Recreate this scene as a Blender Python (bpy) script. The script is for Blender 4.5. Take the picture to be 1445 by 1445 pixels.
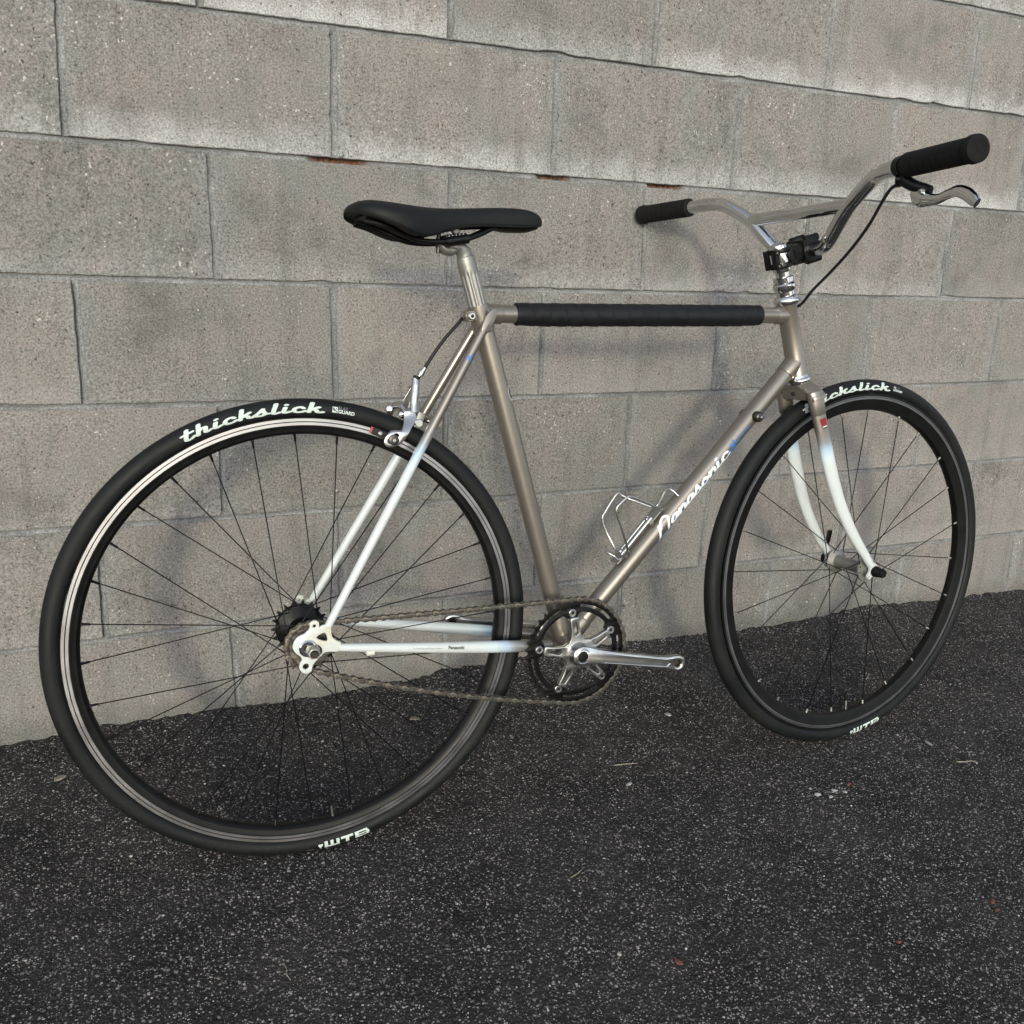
import bpy, bmesh, math, random
import numpy as np
from mathutils import Vector, Matrix
random.seed(7); rng = np.random.default_rng(11)
V = Vector
R = math.radians
for o in list(bpy.data.objects): bpy.data.objects.remove(o)
scn = bpy.context.scene
col = scn.collection

# ------------------------------------------------------------------ camera
cam_d = bpy.data.cameras.new('camera'); cam = bpy.data.objects.new('camera', cam_d); col.objects.link(cam)
yaw, pit, rol = 0.4094, -0.2653, 0.0335
fwd = V((math.sin(yaw)*math.cos(pit), math.cos(yaw)*math.cos(pit), math.sin(pit)))
rt0 = V((math.cos(yaw), -math.sin(yaw), 0)); up0 = rt0.cross(fwd)
rt = rt0*math.cos(rol)+up0*math.sin(rol); up = -rt0*math.sin(rol)+up0*math.cos(rol)
M = Matrix((rt, up, -fwd)).transposed().to_4x4(); M.translation = V((0.0527, -1.6185, 0.6507))
cam.matrix_world = M
cam_d.sensor_width = 36; cam_d.lens = 1279.18/1445*36; cam_d.clip_start = .01; cam_d.clip_end = 500
scn.camera = cam

# ------------------------------------------------------------------ light
SUN = V((.36, 1.0, -.225)).normalized()
sl = bpy.data.lights.new('sun', 'SUN'); sl.energy = .64; sl.angle = R(4.5); sl.color = (1.0, .96, .70)
so = bpy.data.objects.new('sun', sl); col.objects.link(so); so.rotation_euler = SUN.to_track_quat('-Z', 'Y').to_euler()
so.location = (0, -6, 5)
world = bpy.data.worlds.new('World'); scn.world = world; world.use_nodes = True
wn = world.node_tree; bg = wn.nodes['Background']
sky = wn.nodes.new('ShaderNodeTexSky'); sky.sky_type = 'NISHITA'; sky.sun_disc = False
sky.sun_elevation = math.asin(-SUN.z); sky.sun_rotation = math.atan2(-SUN.x, -SUN.y)
sky.air_density = 1.0; sky.dust_density = 1.0; sky.ozone_density = 2.6
hsv = wn.nodes.new('ShaderNodeHueSaturation'); hsv.inputs['Saturation'].default_value = .40   # thin cloud greys the sky
wn.links.new(sky.outputs[0], hsv.inputs['Color']); wn.links.new(hsv.outputs[0], bg.inputs[0]); bg.inputs[1].default_value = .15
scn.view_settings.view_transform = 'Standard'; scn.view_settings.look = 'None'
scn.view_settings.gamma = 1; scn.view_settings.use_curve_mapping = False
scn.view_settings.exposure = 1.35
scn.render.resolution_x = scn.render.resolution_y = 1024

# ------------------------------------------------------------------ materials
class NT:
    def __init__(s, name):
        s.m = bpy.data.materials.new(name); s.m.use_nodes = True; s.t = s.m.node_tree
        s.b = s.t.nodes['Principled BSDF']
    def n(s, typ, **k):
        nd = s.t.nodes.new(typ)
        for a, b in k.items():
            if a.startswith('i_'):
                key = a[2:]; key = int(key) if key.isdigit() else key.replace('_', ' ')
                s.set(nd.inputs[key], b)
            else: setattr(nd, a, b)
        return nd
    def set(s, inp, v):
        if isinstance(v, bpy.types.NodeSocket): s.t.links.new(v, inp)
        else: inp.default_value = v
    def noise(s, vec, scale, detail=2, rough=.5):
        return s.n('ShaderNodeTexNoise', i_Vector=vec, i_Scale=scale, i_Detail=detail, i_Roughness=rough).outputs[0]
    def ramp(s, f, a, b, c0=0., c1=1.):
        return s.n('ShaderNodeMapRange', i_Value=f, i_From_Min=a, i_From_Max=b, i_To_Min=c0, i_To_Max=c1).outputs[0]
    def mix(s, f, a, b, mode='MIX'):
        nd = s.n('ShaderNodeMix', data_type='RGBA', blend_type=mode)
        s.set(nd.inputs[0], f)
        for i, v in ((6, a), (7, b)):
            if isinstance(v, tuple) and len(v) == 3: v = v+(1,)
            s.set(nd.inputs[i], v)
        return nd.outputs[2]
    def math(s, op, a, b=0.):
        nd = s.n('ShaderNodeMath', operation=op); s.set(nd.inputs[0], a); s.set(nd.inputs[1], b); return nd.outputs[0]
    def P(s, **k):
        for a, b in k.items(): s.set(s.b.inputs[a.replace('_', ' ')], b)
        return s
    def bump(s, h, strength, dist):
        bp = s.n('ShaderNodeBump', i_Strength=strength, i_Distance=dist, i_Height=h); s.set(s.b.inputs['Normal'], bp.outputs[0])

def simple(name, colr, rough=.5, metal=0., coat=0., var=.0, scale=60, bump=0., bscale=800):
    t = NT(name); tc = t.n('ShaderNodeTexCoord').outputs['Object']
    nz = t.noise(tc, scale, 4)
    c2 = tuple(max(0, c*(1-var)) for c in colr); c1 = tuple(min(1, c*(1+var)) for c in colr)
    t.P(Specular_IOR_Level=(.22 if max(colr) < .02 else .5), Base_Color=t.mix(t.ramp(nz, .3, .7), c2, c1), Metallic=metal, Roughness=t.ramp(nz, .3, .7, rough*.88, rough*1.12), Coat_Weight=coat, Coat_Roughness=.12)
    if bump: t.bump(t.noise(tc, bscale, 2), bump, .0004)
    return t.m

def concrete(name):
    t = NT(name); pos = t.n('ShaderNodeNewGeometry').outputs['Position']
    oc = t.n('ShaderNodeTexCoord').outputs['Object']; rnd = t.n('ShaderNodeObjectInfo').outputs['Random']
    lo = t.noise(pos, 3.2, 4, .6); md = t.noise(pos, 14, 4, .65); fi = t.noise(pos, 290, 3, .8); fn = t.noise(pos, 900, 2, .7)
    c = t.mix(t.ramp(lo, .36, .66), (.188, .177, .165), (.157, .158, .152))
    c = t.mix(t.ramp(md, .40, .70, 0, .7), c, (.200, .172, .162))
    gr = t.noise(t.n('ShaderNodeVectorMath', operation='MULTIPLY', i_0=pos, i_1=(9., 9., 4.5)).outputs[0], 2.6, 5, .7)
    c = t.mix(t.ramp(gr, .50, .68, 0, .42), c, (.118, .120, .108))
    pk = t.noise(t.n('ShaderNodeVectorMath', operation='ADD', i_0=pos, i_1=(4.1, 2, 7.7)).outputs[0], 6.5, 4, .62)
    c = t.mix(t.ramp(pk, .54, .70, 0, .65), c, (.098, .095, .090))
    # whitish bloom along the lower edge of each block
    sp = t.n('ShaderNodeSeparateXYZ', i_0=oc)
    bl = t.math('ADD', sp.outputs[2], t.math('MULTIPLY', t.math('SUBTRACT', t.noise(pos, 16, 4, .6), .5), .10))
    f = t.ramp(bl, -.048, -.098, 0, 1)
    side = t.n('ShaderNodeMapRange', i_Value=pos_z(t, pos), i_From_Min=.45, i_From_Max=.85, i_To_Min=.15, i_To_Max=.85).outputs[0]
    f = t.math('MULTIPLY', f, t.math('MULTIPLY', side, t.ramp(rnd, 0, 1, .55, 1.15)))
    c = t.mix(f, c, (.33, .33, .335))
    # edges: grey cement smear
    ex = t.math('ABSOLUTE', sp.outputs[0]); eg = t.math('ADD', ex, t.math('MULTIPLY', t.math('SUBTRACT', md, .5), .045))
    c = t.mix(t.ramp(eg, .165, .198, 0, .5), c, (.185, .188, .187))
    sp2z = pos_z(t, pos)
    dv = t.noise(t.n('ShaderNodeVectorMath', operation='MULTIPLY', i_0=pos, i_1=(26., 26., 2.6)).outputs[0], 1., 4, .62)
    c = t.mix(t.ramp(dv, .54, .72, 0, .40), c, (.085, .083, .076))
    c = t.mix(t.math('MULTIPLY', t.ramp(dv, .44, .30, 0, .30), t.ramp(lo, .45, .6)), c, (.26, .255, .25))
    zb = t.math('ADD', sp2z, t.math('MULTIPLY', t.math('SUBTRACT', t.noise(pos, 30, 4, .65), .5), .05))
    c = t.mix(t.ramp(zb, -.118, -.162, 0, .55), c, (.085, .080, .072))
    # per block tone
    c = t.mix(1.0, c, t.n('ShaderNodeCombineColor', i_0=t.ramp(rnd, 0, 1, .85, 1.05), i_1=t.ramp(rnd, 0, 1, .865, 1.04), i_2=t.ramp(rnd, 0, 1, .865, 1.035)).outputs[0], 'MULTIPLY')
    # grain
    g = t.math('ADD', t.math('MULTIPLY', fi, .6), t.math('MULTIPLY', fn, .4))
    gf = t.ramp(g, .34, .66, .25, 1.85)
    c = t.mix(1.0, c, t.n('ShaderNodeCombineColor', i_0=gf, i_1=gf, i_2=gf).outputs[0], 'MULTIPLY')
    s1 = t.noise(t.n('ShaderNodeVectorMath', operation='ADD', i_0=pos, i_1=(1.3, .2, 5.1)).outputs[0], 165, 2, .55)
    cl = t.noise(t.n('ShaderNodeVectorMath', operation='ADD', i_0=pos, i_1=(7.3, 3.2, .4)).outputs[0], 13, 3, .7)
    ws = t.math('MULTIPLY', t.ramp(t.math('ADD', s1, t.math('MULTIPLY', t.math('SUBTRACT', cl, .5), .50)), .712, .737, 0, 1), .75)
    c = t.mix(ws, c, (.50, .475, .44))
    s2 = t.noise(t.n('ShaderNodeVectorMath', operation='ADD', i_0=pos, i_1=(11.3, 3.2, 9.1)).outputs[0], 150, 2, .6)
    ps = t.math('MULTIPLY', t.ramp(t.math('ADD', s2, t.math('MULTIPLY', t.math('SUBTRACT', md, .5), .18)), .665, .69, 0, 1), .8)
    c = t.mix(ps, c, (.028, .026, .023))
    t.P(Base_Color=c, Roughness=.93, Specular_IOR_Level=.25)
    h = t.math('ADD', t.math('MULTIPLY', fi, 1.0), t.math('MULTIPLY', t.math('SUBTRACT', md, .5), 1.2))
    h = t.math('SUBTRACT', h, t.math('MULTIPLY', ps, 2.0))
    t.bump(h, .55, .0011)
    return t.m
def pos_z(t, pos): return t.n('ShaderNodeSeparateXYZ', i_0=pos).outputs[2]

def mortar_mat():
    t = NT('mortar'); pos = t.n('ShaderNodeNewGeometry').outputs['Position']
    a = t.n('ShaderNodeAttribute', attribute_name='rust').outputs['Fac']
    lo = t.noise(pos, 9, 4, .6); fi = t.noise(pos, 500, 3, .7)
    c = t.mix(t.ramp(lo, .40, .62), (.128, .130, .130), (.212, .215, .216))
    c = t.mix(t.ramp(t.noise(pos, 30, 3), .55, .75, 0, .5), c, (.10, .098, .086))
    gf = t.ramp(t.noise(pos, 330, 3, .8), .34, .66, .42, 1.6)
    c = t.mix(1.0, c, t.n('ShaderNodeCombineColor', i_0=gf, i_1=gf, i_2=gf).outputs[0], 'MULTIPLY')
    c = t.mix(a, c, t.mix(t.ramp(t.noise(pos, 160, 3), .4, .6), (.028, .012, .008), (.16, .062, .028)))
    t.P(Base_Color=c, Roughness=.92); t.bump(t.noise(pos, 260, 3, .7), .7, .0014)
    return t.m

def asphalt():
    t = NT('asphalt'); pos = t.n('ShaderNodeNewGeometry').outputs['Position']
    warp = t.n('ShaderNodeVectorMath', operation='SCALE', i_0=t.n('ShaderNodeTexNoise', i_Vector=pos, i_Scale=260., i_Detail=2).outputs['Color'])
    warp.inputs['Scale'].default_value = .0035
    p2 = t.n('ShaderNodeVectorMath', operation='ADD', i_0=pos, i_1=warp.outputs[0]).outputs[0]
    v1 = t.n('ShaderNodeTexVoronoi', i_Vector=p2, i_Scale=210.); s1 = t.n('ShaderNodeSeparateColor', i_0=v1.outputs['Color'])
    v2 = t.n('ShaderNodeTexVoronoi', i_Vector=p2, i_Scale=400.); s2 = t.n('ShaderNodeSeparateColor', i_0=v2.outputs['Color'])
    v3 = t.n('ShaderNodeTexVoronoi', i_Vector=p2, i_Scale=95.); s3 = t.n('ShaderNodeSeparateColor', i_0=v3.outputs['Color'])
    lo = t.noise(pos, 5.5, 6, .72); md = t.noise(pos, 28, 4, .6)
    base = t.mix(t.ramp(lo, .35, .68), (.0135, .0122, .0126), (.034, .0305, .0303))
    # small stones showing through the binder
    k2 = t.math('MULTIPLY', t.math('LESS_THAN', v2.outputs['Distance'], t.ramp(s2.outputs[0], .42, 1, .05, .52)), t.ramp(md, .3, .62, .35, 1))
    c = t.mix(k2, base, t.mix(s2.outputs[1], (.060, .054, .052), (.44, .41, .395)))
    k1 = t.math('MULTIPLY', t.math('LESS_THAN', v1.outputs['Distance'], t.ramp(s1.outputs[0], .55, 1, .05, .46)), t.ramp(md, .3, .6, .5, 1))
    c = t.mix(k1, c, t.mix(s1.outputs[1], (.052, .047, .045), (.36, .33, .315)))
    c = t.mix(t.math('LESS_THAN', v1.outputs['Distance'], t.ramp(s1.outputs[2], .93, 1, 0, .36)), c, (.46, .44, .43))
    c = t.mix(t.math('LESS_THAN', v3.outputs['Distance'], t.ramp(s3.outputs[0], .93, 1, 0, .26)), c, t.mix(s3.outputs[1], (.12, .11, .10), (.30, .28, .26)))
    t.P(Base_Color=c, Roughness=t.ramp(md, .3, .7, .70, .95), Specular_IOR_Level=.22)
    h = t.math('ADD', t.math('MULTIPLY', t.math('SUBTRACT', 1., v1.outputs['Distance']), 1.3), t.math('MULTIPLY', t.math('SUBTRACT', 1., v2.outputs['Distance']), .5))
    h = t.math('ADD', h, t.math('MULTIPLY', md, 1.5))
    h = t.math('ADD', h, t.math('MULTIPLY', t.math('SUBTRACT', 1., v3.outputs['Distance']), .7))
    t.bump(h, .9, .0016)
    return t.m

def paint():
    t = NT('frame_paint'); oc = t.n('ShaderNodeTexCoord').outputs['Object']
    a = t.n('ShaderNodeAttribute', attribute_name='fade').outputs['Fac']
    rp = t.n('ShaderNodeValToRGB'); t.set(rp.inputs[0], a); e = rp.color_ramp.elements
    e[0].position = 0; e[0].color = (.198, .178, .156, 1); e[1].position = 1; e[1].color = (.50, .535, .54, 1)
    k = e.new(.30); k.color = (.24, .25, .27, 1); k = e.new(.5); k.color = (.33, .44, .56, 1); k = e.new(.75); k.color = (.48, .56, .61, 1)
    fl = t.noise(oc, 2600, 1)
    cc = t.mix(t.math('MULTIPLY', t.ramp(fl, .4, .6, -.0, .25), t.ramp(a, 0, .4, 1, 0)), rp.outputs[0], (.36, .33, .29))
    # worn chips and grime
    v = t.n('ShaderNodeTexVoronoi', i_Vector=oc, i_Scale=55.); s = t.n('ShaderNodeSeparateColor', i_0=v.outputs['Color'])
    ch = t.math('LESS_THAN', t.math('ADD', v.outputs['Distance'], t.math('MULTIPLY', t.noise(oc, 500, 2), .12)), t.ramp(s.outputs[0], .93, 1, .0, .17))
    cc = t.mix(t.math('MULTIPLY', ch, .85), cc, (.07, .05, .035))
    cc = t.mix(t.ramp(t.noise(oc, 22, 4, .65), .5, .75, 0, .14), cc, (.30, .27, .20))
    cc = t.mix(t.math('MULTIPLY', t.ramp(a, 1.05, 1.2, 0, .6), t.ramp(t.noise(oc, 30, 3), .35, .6)), cc, (.50, .46, .34))
    t.P(Base_Color=cc, Metallic=t.ramp(a, 0, .45, .72, 0), Roughness=t.ramp(a, 0, .5, .34, .30), Coat_Weight=.35, Coat_Roughness=.10)
    t.bump(t.noise(oc, 1500, 2), .06, .0003)
    return t.m

MT = {}
MT['block'] = concrete('concrete_block'); MT['mortar'] = mortar_mat(); MT['asphalt'] = asphalt(); MT['paint'] = paint()
MT['chrome'] = simple('chrome', (.62, .615, .61), .09, 1, var=.05, scale=25)
MT['alloy'] = simple('polished_alloy', (.52, .52, .515), .30, 1, var=.06, scale=30)
MT['satin'] = simple('satin_alloy', (.27, .265, .25), .52, .75, var=.08, scale=40)
MT['track'] = simple('brake_track', (.40, .40, .415), .34, 1., var=.06, scale=30)
MT['darktrack'] = simple('worn_anodised_track', (.20, .20, .21), .38, .85, var=.1, scale=30)
MT['rim'] = simple('black_rim', (.004, .004, .004), .42, 0, var=.3)
MT['rubber'] = simple('tyre_rubber', (.0048, .0055, .0064), .60, 0, var=.25, scale=18, bump=.25, bscale=900)
def rubber():
    t = NT('tyre_rubber'); oc = t.n('ShaderNodeTexCoord').outputs['Object']
    a = t.noise(oc, 14, 5, .7); f = t.noise(oc, 420, 3, .7)
    c = t.mix(t.ramp(a, .48, .75, 0, .55), (.0042, .0050, .0058), (.0150, .0150, .0148))
    c = t.mix(t.ramp(f, .60, .72, 0, .5), c, (.030, .029, .027))
    t.P(Base_Color=c, Roughness=t.ramp(a, .35, .7, .50, .74), Specular_IOR_Level=.24); t.bump(f, .22, .0004); return t.m
MT['rubber'] = rubber()
MT['black'] = simple('black_anodised', (.0035, .0035, .0038), .36, 0, var=.2)
MT['plastic'] = simple('black_plastic', (.004, .004, .004), .5, 0, var=.2)
MT['vinyl'] = simple('saddle_vinyl', (.0060, .0065, .0075), .62, 0, var=.2, bump=.15, bscale=1400)
MT['foam'] = simple('foam_grip', (.0055, .0055, .0060), .85, 0, var=.25, bump=.4, bscale=1500)
MT['tape'] = simple('bar_tape', (.0065, .0070, .0090), .5, 0, var=.25, scale=90, bump=.6, bscale=420)
MT['spoke'] = simple('black_spoke', (.008, .007, .009), .35, .3)
MT['chain'] = simple('chain_steel', (.105, .094, .082), .46, .8, var=.25, scale=200)
MT['darkmetal'] = simple('dark_steel', (.07, .065, .06), .4, .9, var=.2)
MT['pad'] = simple('brake_pad_rubber', (.012, .012, .012), .6); MT['red'] = simple('red_pad_tip', (.30, .02, .035), .5)
MT['white'] = simple('white_print', (.46, .52, .50), .6); MT['print'] = simple('white_decal', (.78, .78, .78), .45)
MT['blue'] = simple('blue_decal', (.04, .15, .42), .4); MT['ink'] = simple('black_decal', (.02, .02, .022), .45)
MT['grey'] = simple('grey_print', (.16, .16, .17), .6); MT['redd'] = simple('red_decal', (.20, .008, .018), .4)
MT['housing'] = simple('cable_housing', (.010, .009, .011), .4)

# ------------------------------------------------------------------ mesh helpers
def mk(name, verts, faces, mat, parent=None, smooth=True, attr=None, link=True):
    me = bpy.data.meshes.new(name); me.from_pydata([tuple(v) for v in verts], [], faces); me.validate()
    if smooth:
        me.shade_smooth()
    me.materials.append(MT[mat] if isinstance(mat, str) else mat)
    if attr:
        a = me.attributes.new(attr[0], 'FLOAT', 'POINT'); a.data.foreach_set('value', attr[1])
    o = bpy.data.objects.new(name, me)
    if link: col.objects.link(o)
    if parent: o.parent = parent
    return o
def sharp(o, ang=35):
    bm = bmesh.new(); bm.from_mesh(o.data)
    for e in bm.edges:
        if len(e.link_faces) == 2 and e.calc_face_angle(0) > R(ang): e.smooth = False
    bm.to_mesh(o.data); bm.free(); return o
class Geo:
    def __init__(s): s.v = []; s.f = []
    def add(s, v, f):
        n = len(s.v); s.v += [V(a) for a in v]; s.f += [tuple(i+n for i in q) for q in f]; return s
    def mk(s, name, mat, parent=None, fade=None, ang=35, **k):
        at = None
        if fade: at = ('fade', [fade(v) for v in s.v])
        o = mk(name, s.v, s.f, mat, parent, attr=at, **k)
        return sharp(o, ang) if ang else o
def cat(pts, n=6, closed=False):
    P = [V(p) for p in pts]; out = []; m = len(P)
    rngi = range(m if closed else m-1)
    for i in rngi:
        if closed: a, b, c, d = P[i-1], P[i], P[(i+1) % m], P[(i+2) % m]
        else: a = P[i-1] if i else P[0]*2-P[1]; b = P[i]; c = P[i+1]; d = P[i+2] if i+2 < m else P[-1]*2-P[-2]
        for j in range(n):
            t = j/n
            out.append(.5*((2*b)+(c-a)*t+(2*a-5*b+4*c-d)*t*t+(3*b-a-3*c+d)*t**3))
    if not closed: out.append(P[-1])
    return out
def tube(path, rad, seg=18, caps=True, closed=False, flat=None):
    P = [V(p) for p in path]; n = len(P)
    rr = rad if isinstance(rad, (list, tuple)) else [rad]*n
    if len(rr) != n:
        A = np.array([r if isinstance(r, tuple) else (r, r) for r in rr], float); q = np.linspace(0, 1, n); k = np.linspace(0, 1, len(A))
        rr = [(float(a), float(b)) for a, b in zip(np.interp(q, k, A[:, 0]), np.interp(q, k, A[:, 1]))]
    T = []
    for i in range(n):
        a = P[(i-1) % n] if (closed or i) else P[i]; b = P[(i+1) % n] if (closed or i < n-1) else P[i]
        T.append((b-a).normalized())
    N = T[0].orthogonal().normalized() if flat is None else (V(flat)-T[0]*T[0].dot(V(flat))).normalized()
    vs = []; fs = []
    for i in range(n):
        if i: N = T[i-1].rotation_difference(T[i]) @ N; N = (N-T[i]*N.dot(T[i])).normalized()
        if flat is not None: N = (V(flat)-T[i]*T[i].dot(V(flat))).normalized()
        B = T[i].cross(N)
        r = rr[i]; ra, rb = r if isinstance(r, (tuple, list)) else (r, r)
        for j in range(seg):
            a = 2*math.pi*j/seg; vs.append(P[i]+N*(ra*math.cos(a))+B*(rb*math.sin(a)))
    for i in range(n if closed else n-1):
        k = (i+1) % n
        for j in range(seg):
            l = (j+1) % seg; fs.append((i*seg+j, i*seg+l, k*seg+l, k*seg+j))
    if caps and not closed:
        fs.append(tuple(range(seg-1, -1, -1))); fs.append(tuple((n-1)*seg+j for j in range(seg)))
    return vs, fs
def lathe(prof, o=(0, 0, 0), ax=(0, 1, 0), seg=32, closed=False):
    """prof: (axial, radius) pairs along ax from o"""
    o = V(o); ax = V(ax).normalized(); u = ax.orthogonal().normalized(); w = ax.cross(u)
    vs = []; fs = []; n = len(prof)
    for a, r in prof:
        for j in range(seg):
            t = 2*math.pi*j/seg; vs.append(o+ax*a+(u*math.cos(t)+w*math.sin(t))*max(r, 1e-5))
    for i in range(n if closed else n-1):
        k = (i+1) % n
        for j in range(seg):
            l = (j+1) % seg; fs.append((i*seg+j, i*seg+l, k*seg+l, k*seg+j))
    if not closed: fs.append(tuple(range(seg-1, -1, -1))); fs.append(tuple((n-1)*seg+j for j in range(seg)))
    return vs, fs
def cyl(a, b, r, seg=20, bev=.0006):
    a = V(a); b = V(b); L = (b-a).length
    return lathe([(0, r-bev), (bev, r), (L-bev, r), (L, r-bev)], a, b-a, seg)
def box(c, x, y, z, sx, sy, sz, bev=.001):
    """rounded box about c with unit axes x, y, z and full sizes"""
    c, x, y, z = V(c), V(x), V(y), V(z); vs = []
    bm = bmesh.new(); bmesh.ops.create_cube(bm, size=1)
    for v in bm.verts: v.co = V((v.co.x*sx, v.co.y*sy, v.co.z*sz))
    bmesh.ops.bevel(bm, geom=bm.edges[:], offset=bev, segments=2, affect='EDGES', profile=.6)
    vs = [c+x*v.co.x+y*v.co.y+z*v.co.z for v in bm.verts]; bm.verts.index_update()
    fs = [tuple(v.index for v in f.verts) for f in bm.faces]; bm.free(); return vs, fs
def plate(outlines, th, bev, o, x, y, smooth_pts=0):
    """extruded flat shape: outlines (first outer, others holes) in the plane o, x, y; thickness th along x cross y"""
    cu = bpy.data.curves.new('tmp', 'CURVE'); cu.dimensions = '2D'; cu.fill_mode = 'BOTH'
    cu.extrude = max(th/2-bev, 1e-5); cu.bevel_depth = bev; cu.bevel_resolution = 1; cu.offset = -bev
    for ol in outlines:
        if smooth_pts: ol = [(p.x, p.y) for p in cat([(a, b, 0) for a, b in ol], smooth_pts, True)]
        sp = cu.splines.new('POLY'); sp.points.add(len(ol)-1); sp.use_cyclic_u = True
        for p, q in zip(sp.points, ol): p.co = (q[0], q[1], 0, 1)
    ob = bpy.data.objects.new('tmp', cu); col.objects.link(ob)
    dg = bpy.context.evaluated_depsgraph_get(); me = bpy.data.meshes.new_from_object(ob.evaluated_get(dg))
    bm = bmesh.new(); bm.from_mesh(me); bmesh.ops.remove_doubles(bm, verts=bm.verts, dist=2e-6); bm.verts.index_update()
    o, x, y = V(o), V(x).normalized(), V(y).normalized(); z = x.cross(y)
    vs = [o+x*v.co.x+y*v.co.y+z*v.co.z for v in bm.verts]; fs = [tuple(v.index for v in f.verts) for f in bm.faces]
    bm.free(); bpy.data.objects.remove(ob); bpy.data.curves.remove(cu); bpy.data.meshes.remove(me)
    return vs, fs
def circ(r, n=24, cx=0, cy=0, a0=0): return [(cx+r*math.cos(a0+2*math.pi*i/n), cy+r*math.sin(a0+2*math.pi*i/n)) for i in range(n)]
def empty(name, mw=None, parent=None):
    o = bpy.data.objects.new(name, None); col.objects.link(o); o.empty_display_size = .1
    if parent: o.parent = parent
    if mw is not None: o.matrix_local = mw
    return o
def tag(o, label, cat, group=None, kind=None):
    if label: o['label'] = label
    if cat: o['category'] = cat
    if group: o['group'] = group
    if kind: o['kind'] = kind
    return o

# ------------------------------------------------------------------ ground
def gz(x, y):
    """height of the tarmac, which falls gently away from the wall"""
    yy = -y
    d = np.where(yy < 3, .0866*yy, .26+.0866*4*(1-np.exp(-(yy-3)/4)))
    return -.168-d
def vnoise(x, y, sc, seed):
    r = np.random.default_rng(seed); G = r.random((256, 256)); X = x*sc+100; Y = y*sc+100
    i = np.floor(X).astype(int); j = np.floor(Y).astype(int); a = X-i; b = Y-j; a = a*a*(3-2*a); b = b*b*(3-2*b)
    g = lambda p, q: G[p % 256, q % 256]
    return (g(i, j)*(1-a)+g(i+1, j)*a)*(1-b)+(g(i, j+1)*(1-a)+g(i+1, j+1)*a)*b-.5
edge_k = [(-.5, .004), (-.188, -.007), (-.03, 0), (.21, -.001), (.29, -.005), (.492, .002), (.59, .010), (.62, .016), (.7, .014), (.9, .018), (1.055, .017), (1.25, .010), (1.344, .004), (1.581, .006), (1.70, .014), (1.731, .018), (1.839, .010), (2.084, .006), (2.31, 0), (3, 0)]
def ground():
    xs = np.concatenate([-np.geomspace(60, .75, 26), np.arange(-.70, 2.9, .0075), np.geomspace(2.95, 60, 26)])
    ys = np.concatenate([-np.geomspace(60, 1.75, 24), np.arange(-1.7, .0, .0075), [.0, .006, .03]])
    X, Y = np.meshgrid(xs, ys)
    Z = gz(X, np.minimum(Y, 0))
    near = (np.abs(X-1.1) < 1.9) & (Y > -1.75)
    Z = Z+np.where(near, vnoise(X, Y, 5, 1)*.006+vnoise(X, Y, 22, 2)*.0026+vnoise(X, Y, 90, 3)*.0022+vnoise(X, Y, 210, 8)*.0016, 0)
    ek = np.interp(X, [a for a, b in edge_k], [b for a, b in edge_k])+vnoise(X, Y*.3, 28, 4)*.004+vnoise(X, Y, 120, 5)*.006
    Z = Z+ek*np.exp(-np.maximum(-Y, 0)/.05)
    ny, nx = X.shape
    idx = np.arange(nx*ny).reshape(ny, nx)
    F = np.stack([idx[:-1, :-1], idx[:-1, 1:], idx[1:, 1:], idx[1:, :-1]], -1).reshape(-1, 4)
    me = bpy.data.meshes.new('ground'); me.vertices.add(nx*ny); me.vertices.foreach_set('co', np.stack([X, Y, Z], -1).astype(np.float32).ravel())
    me.loops.add(F.size); me.loops.foreach_set('vertex_index', F.astype(np.int32).ravel())
    me.polygons.add(len(F)); me.polygons.foreach_set('loop_start', np.arange(0, F.size, 4, dtype=np.int32))
    me.update(); me.validate(); me.shade_smooth(); me.materials.append(MT['asphalt'])
    o = bpy.data.objects.new('ground', me); col.objects.link(o)
    tag(o, 'dark speckled tarmac running up to the foot of the block wall', 'ground', kind='structure')
    return xs, ys, Z
gxs, gys, gZ = ground()
def gh(x, y):
    i = int(np.clip(np.searchsorted(gxs, x), 1, len(gxs)-1)); j = int(np.clip(np.searchsorted(gys, y), 1, len(gys)-1))
    return float(max(gZ[j, i], gZ[j-1, i-1], gZ[j, i-1], gZ[j-1, i]))

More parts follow.
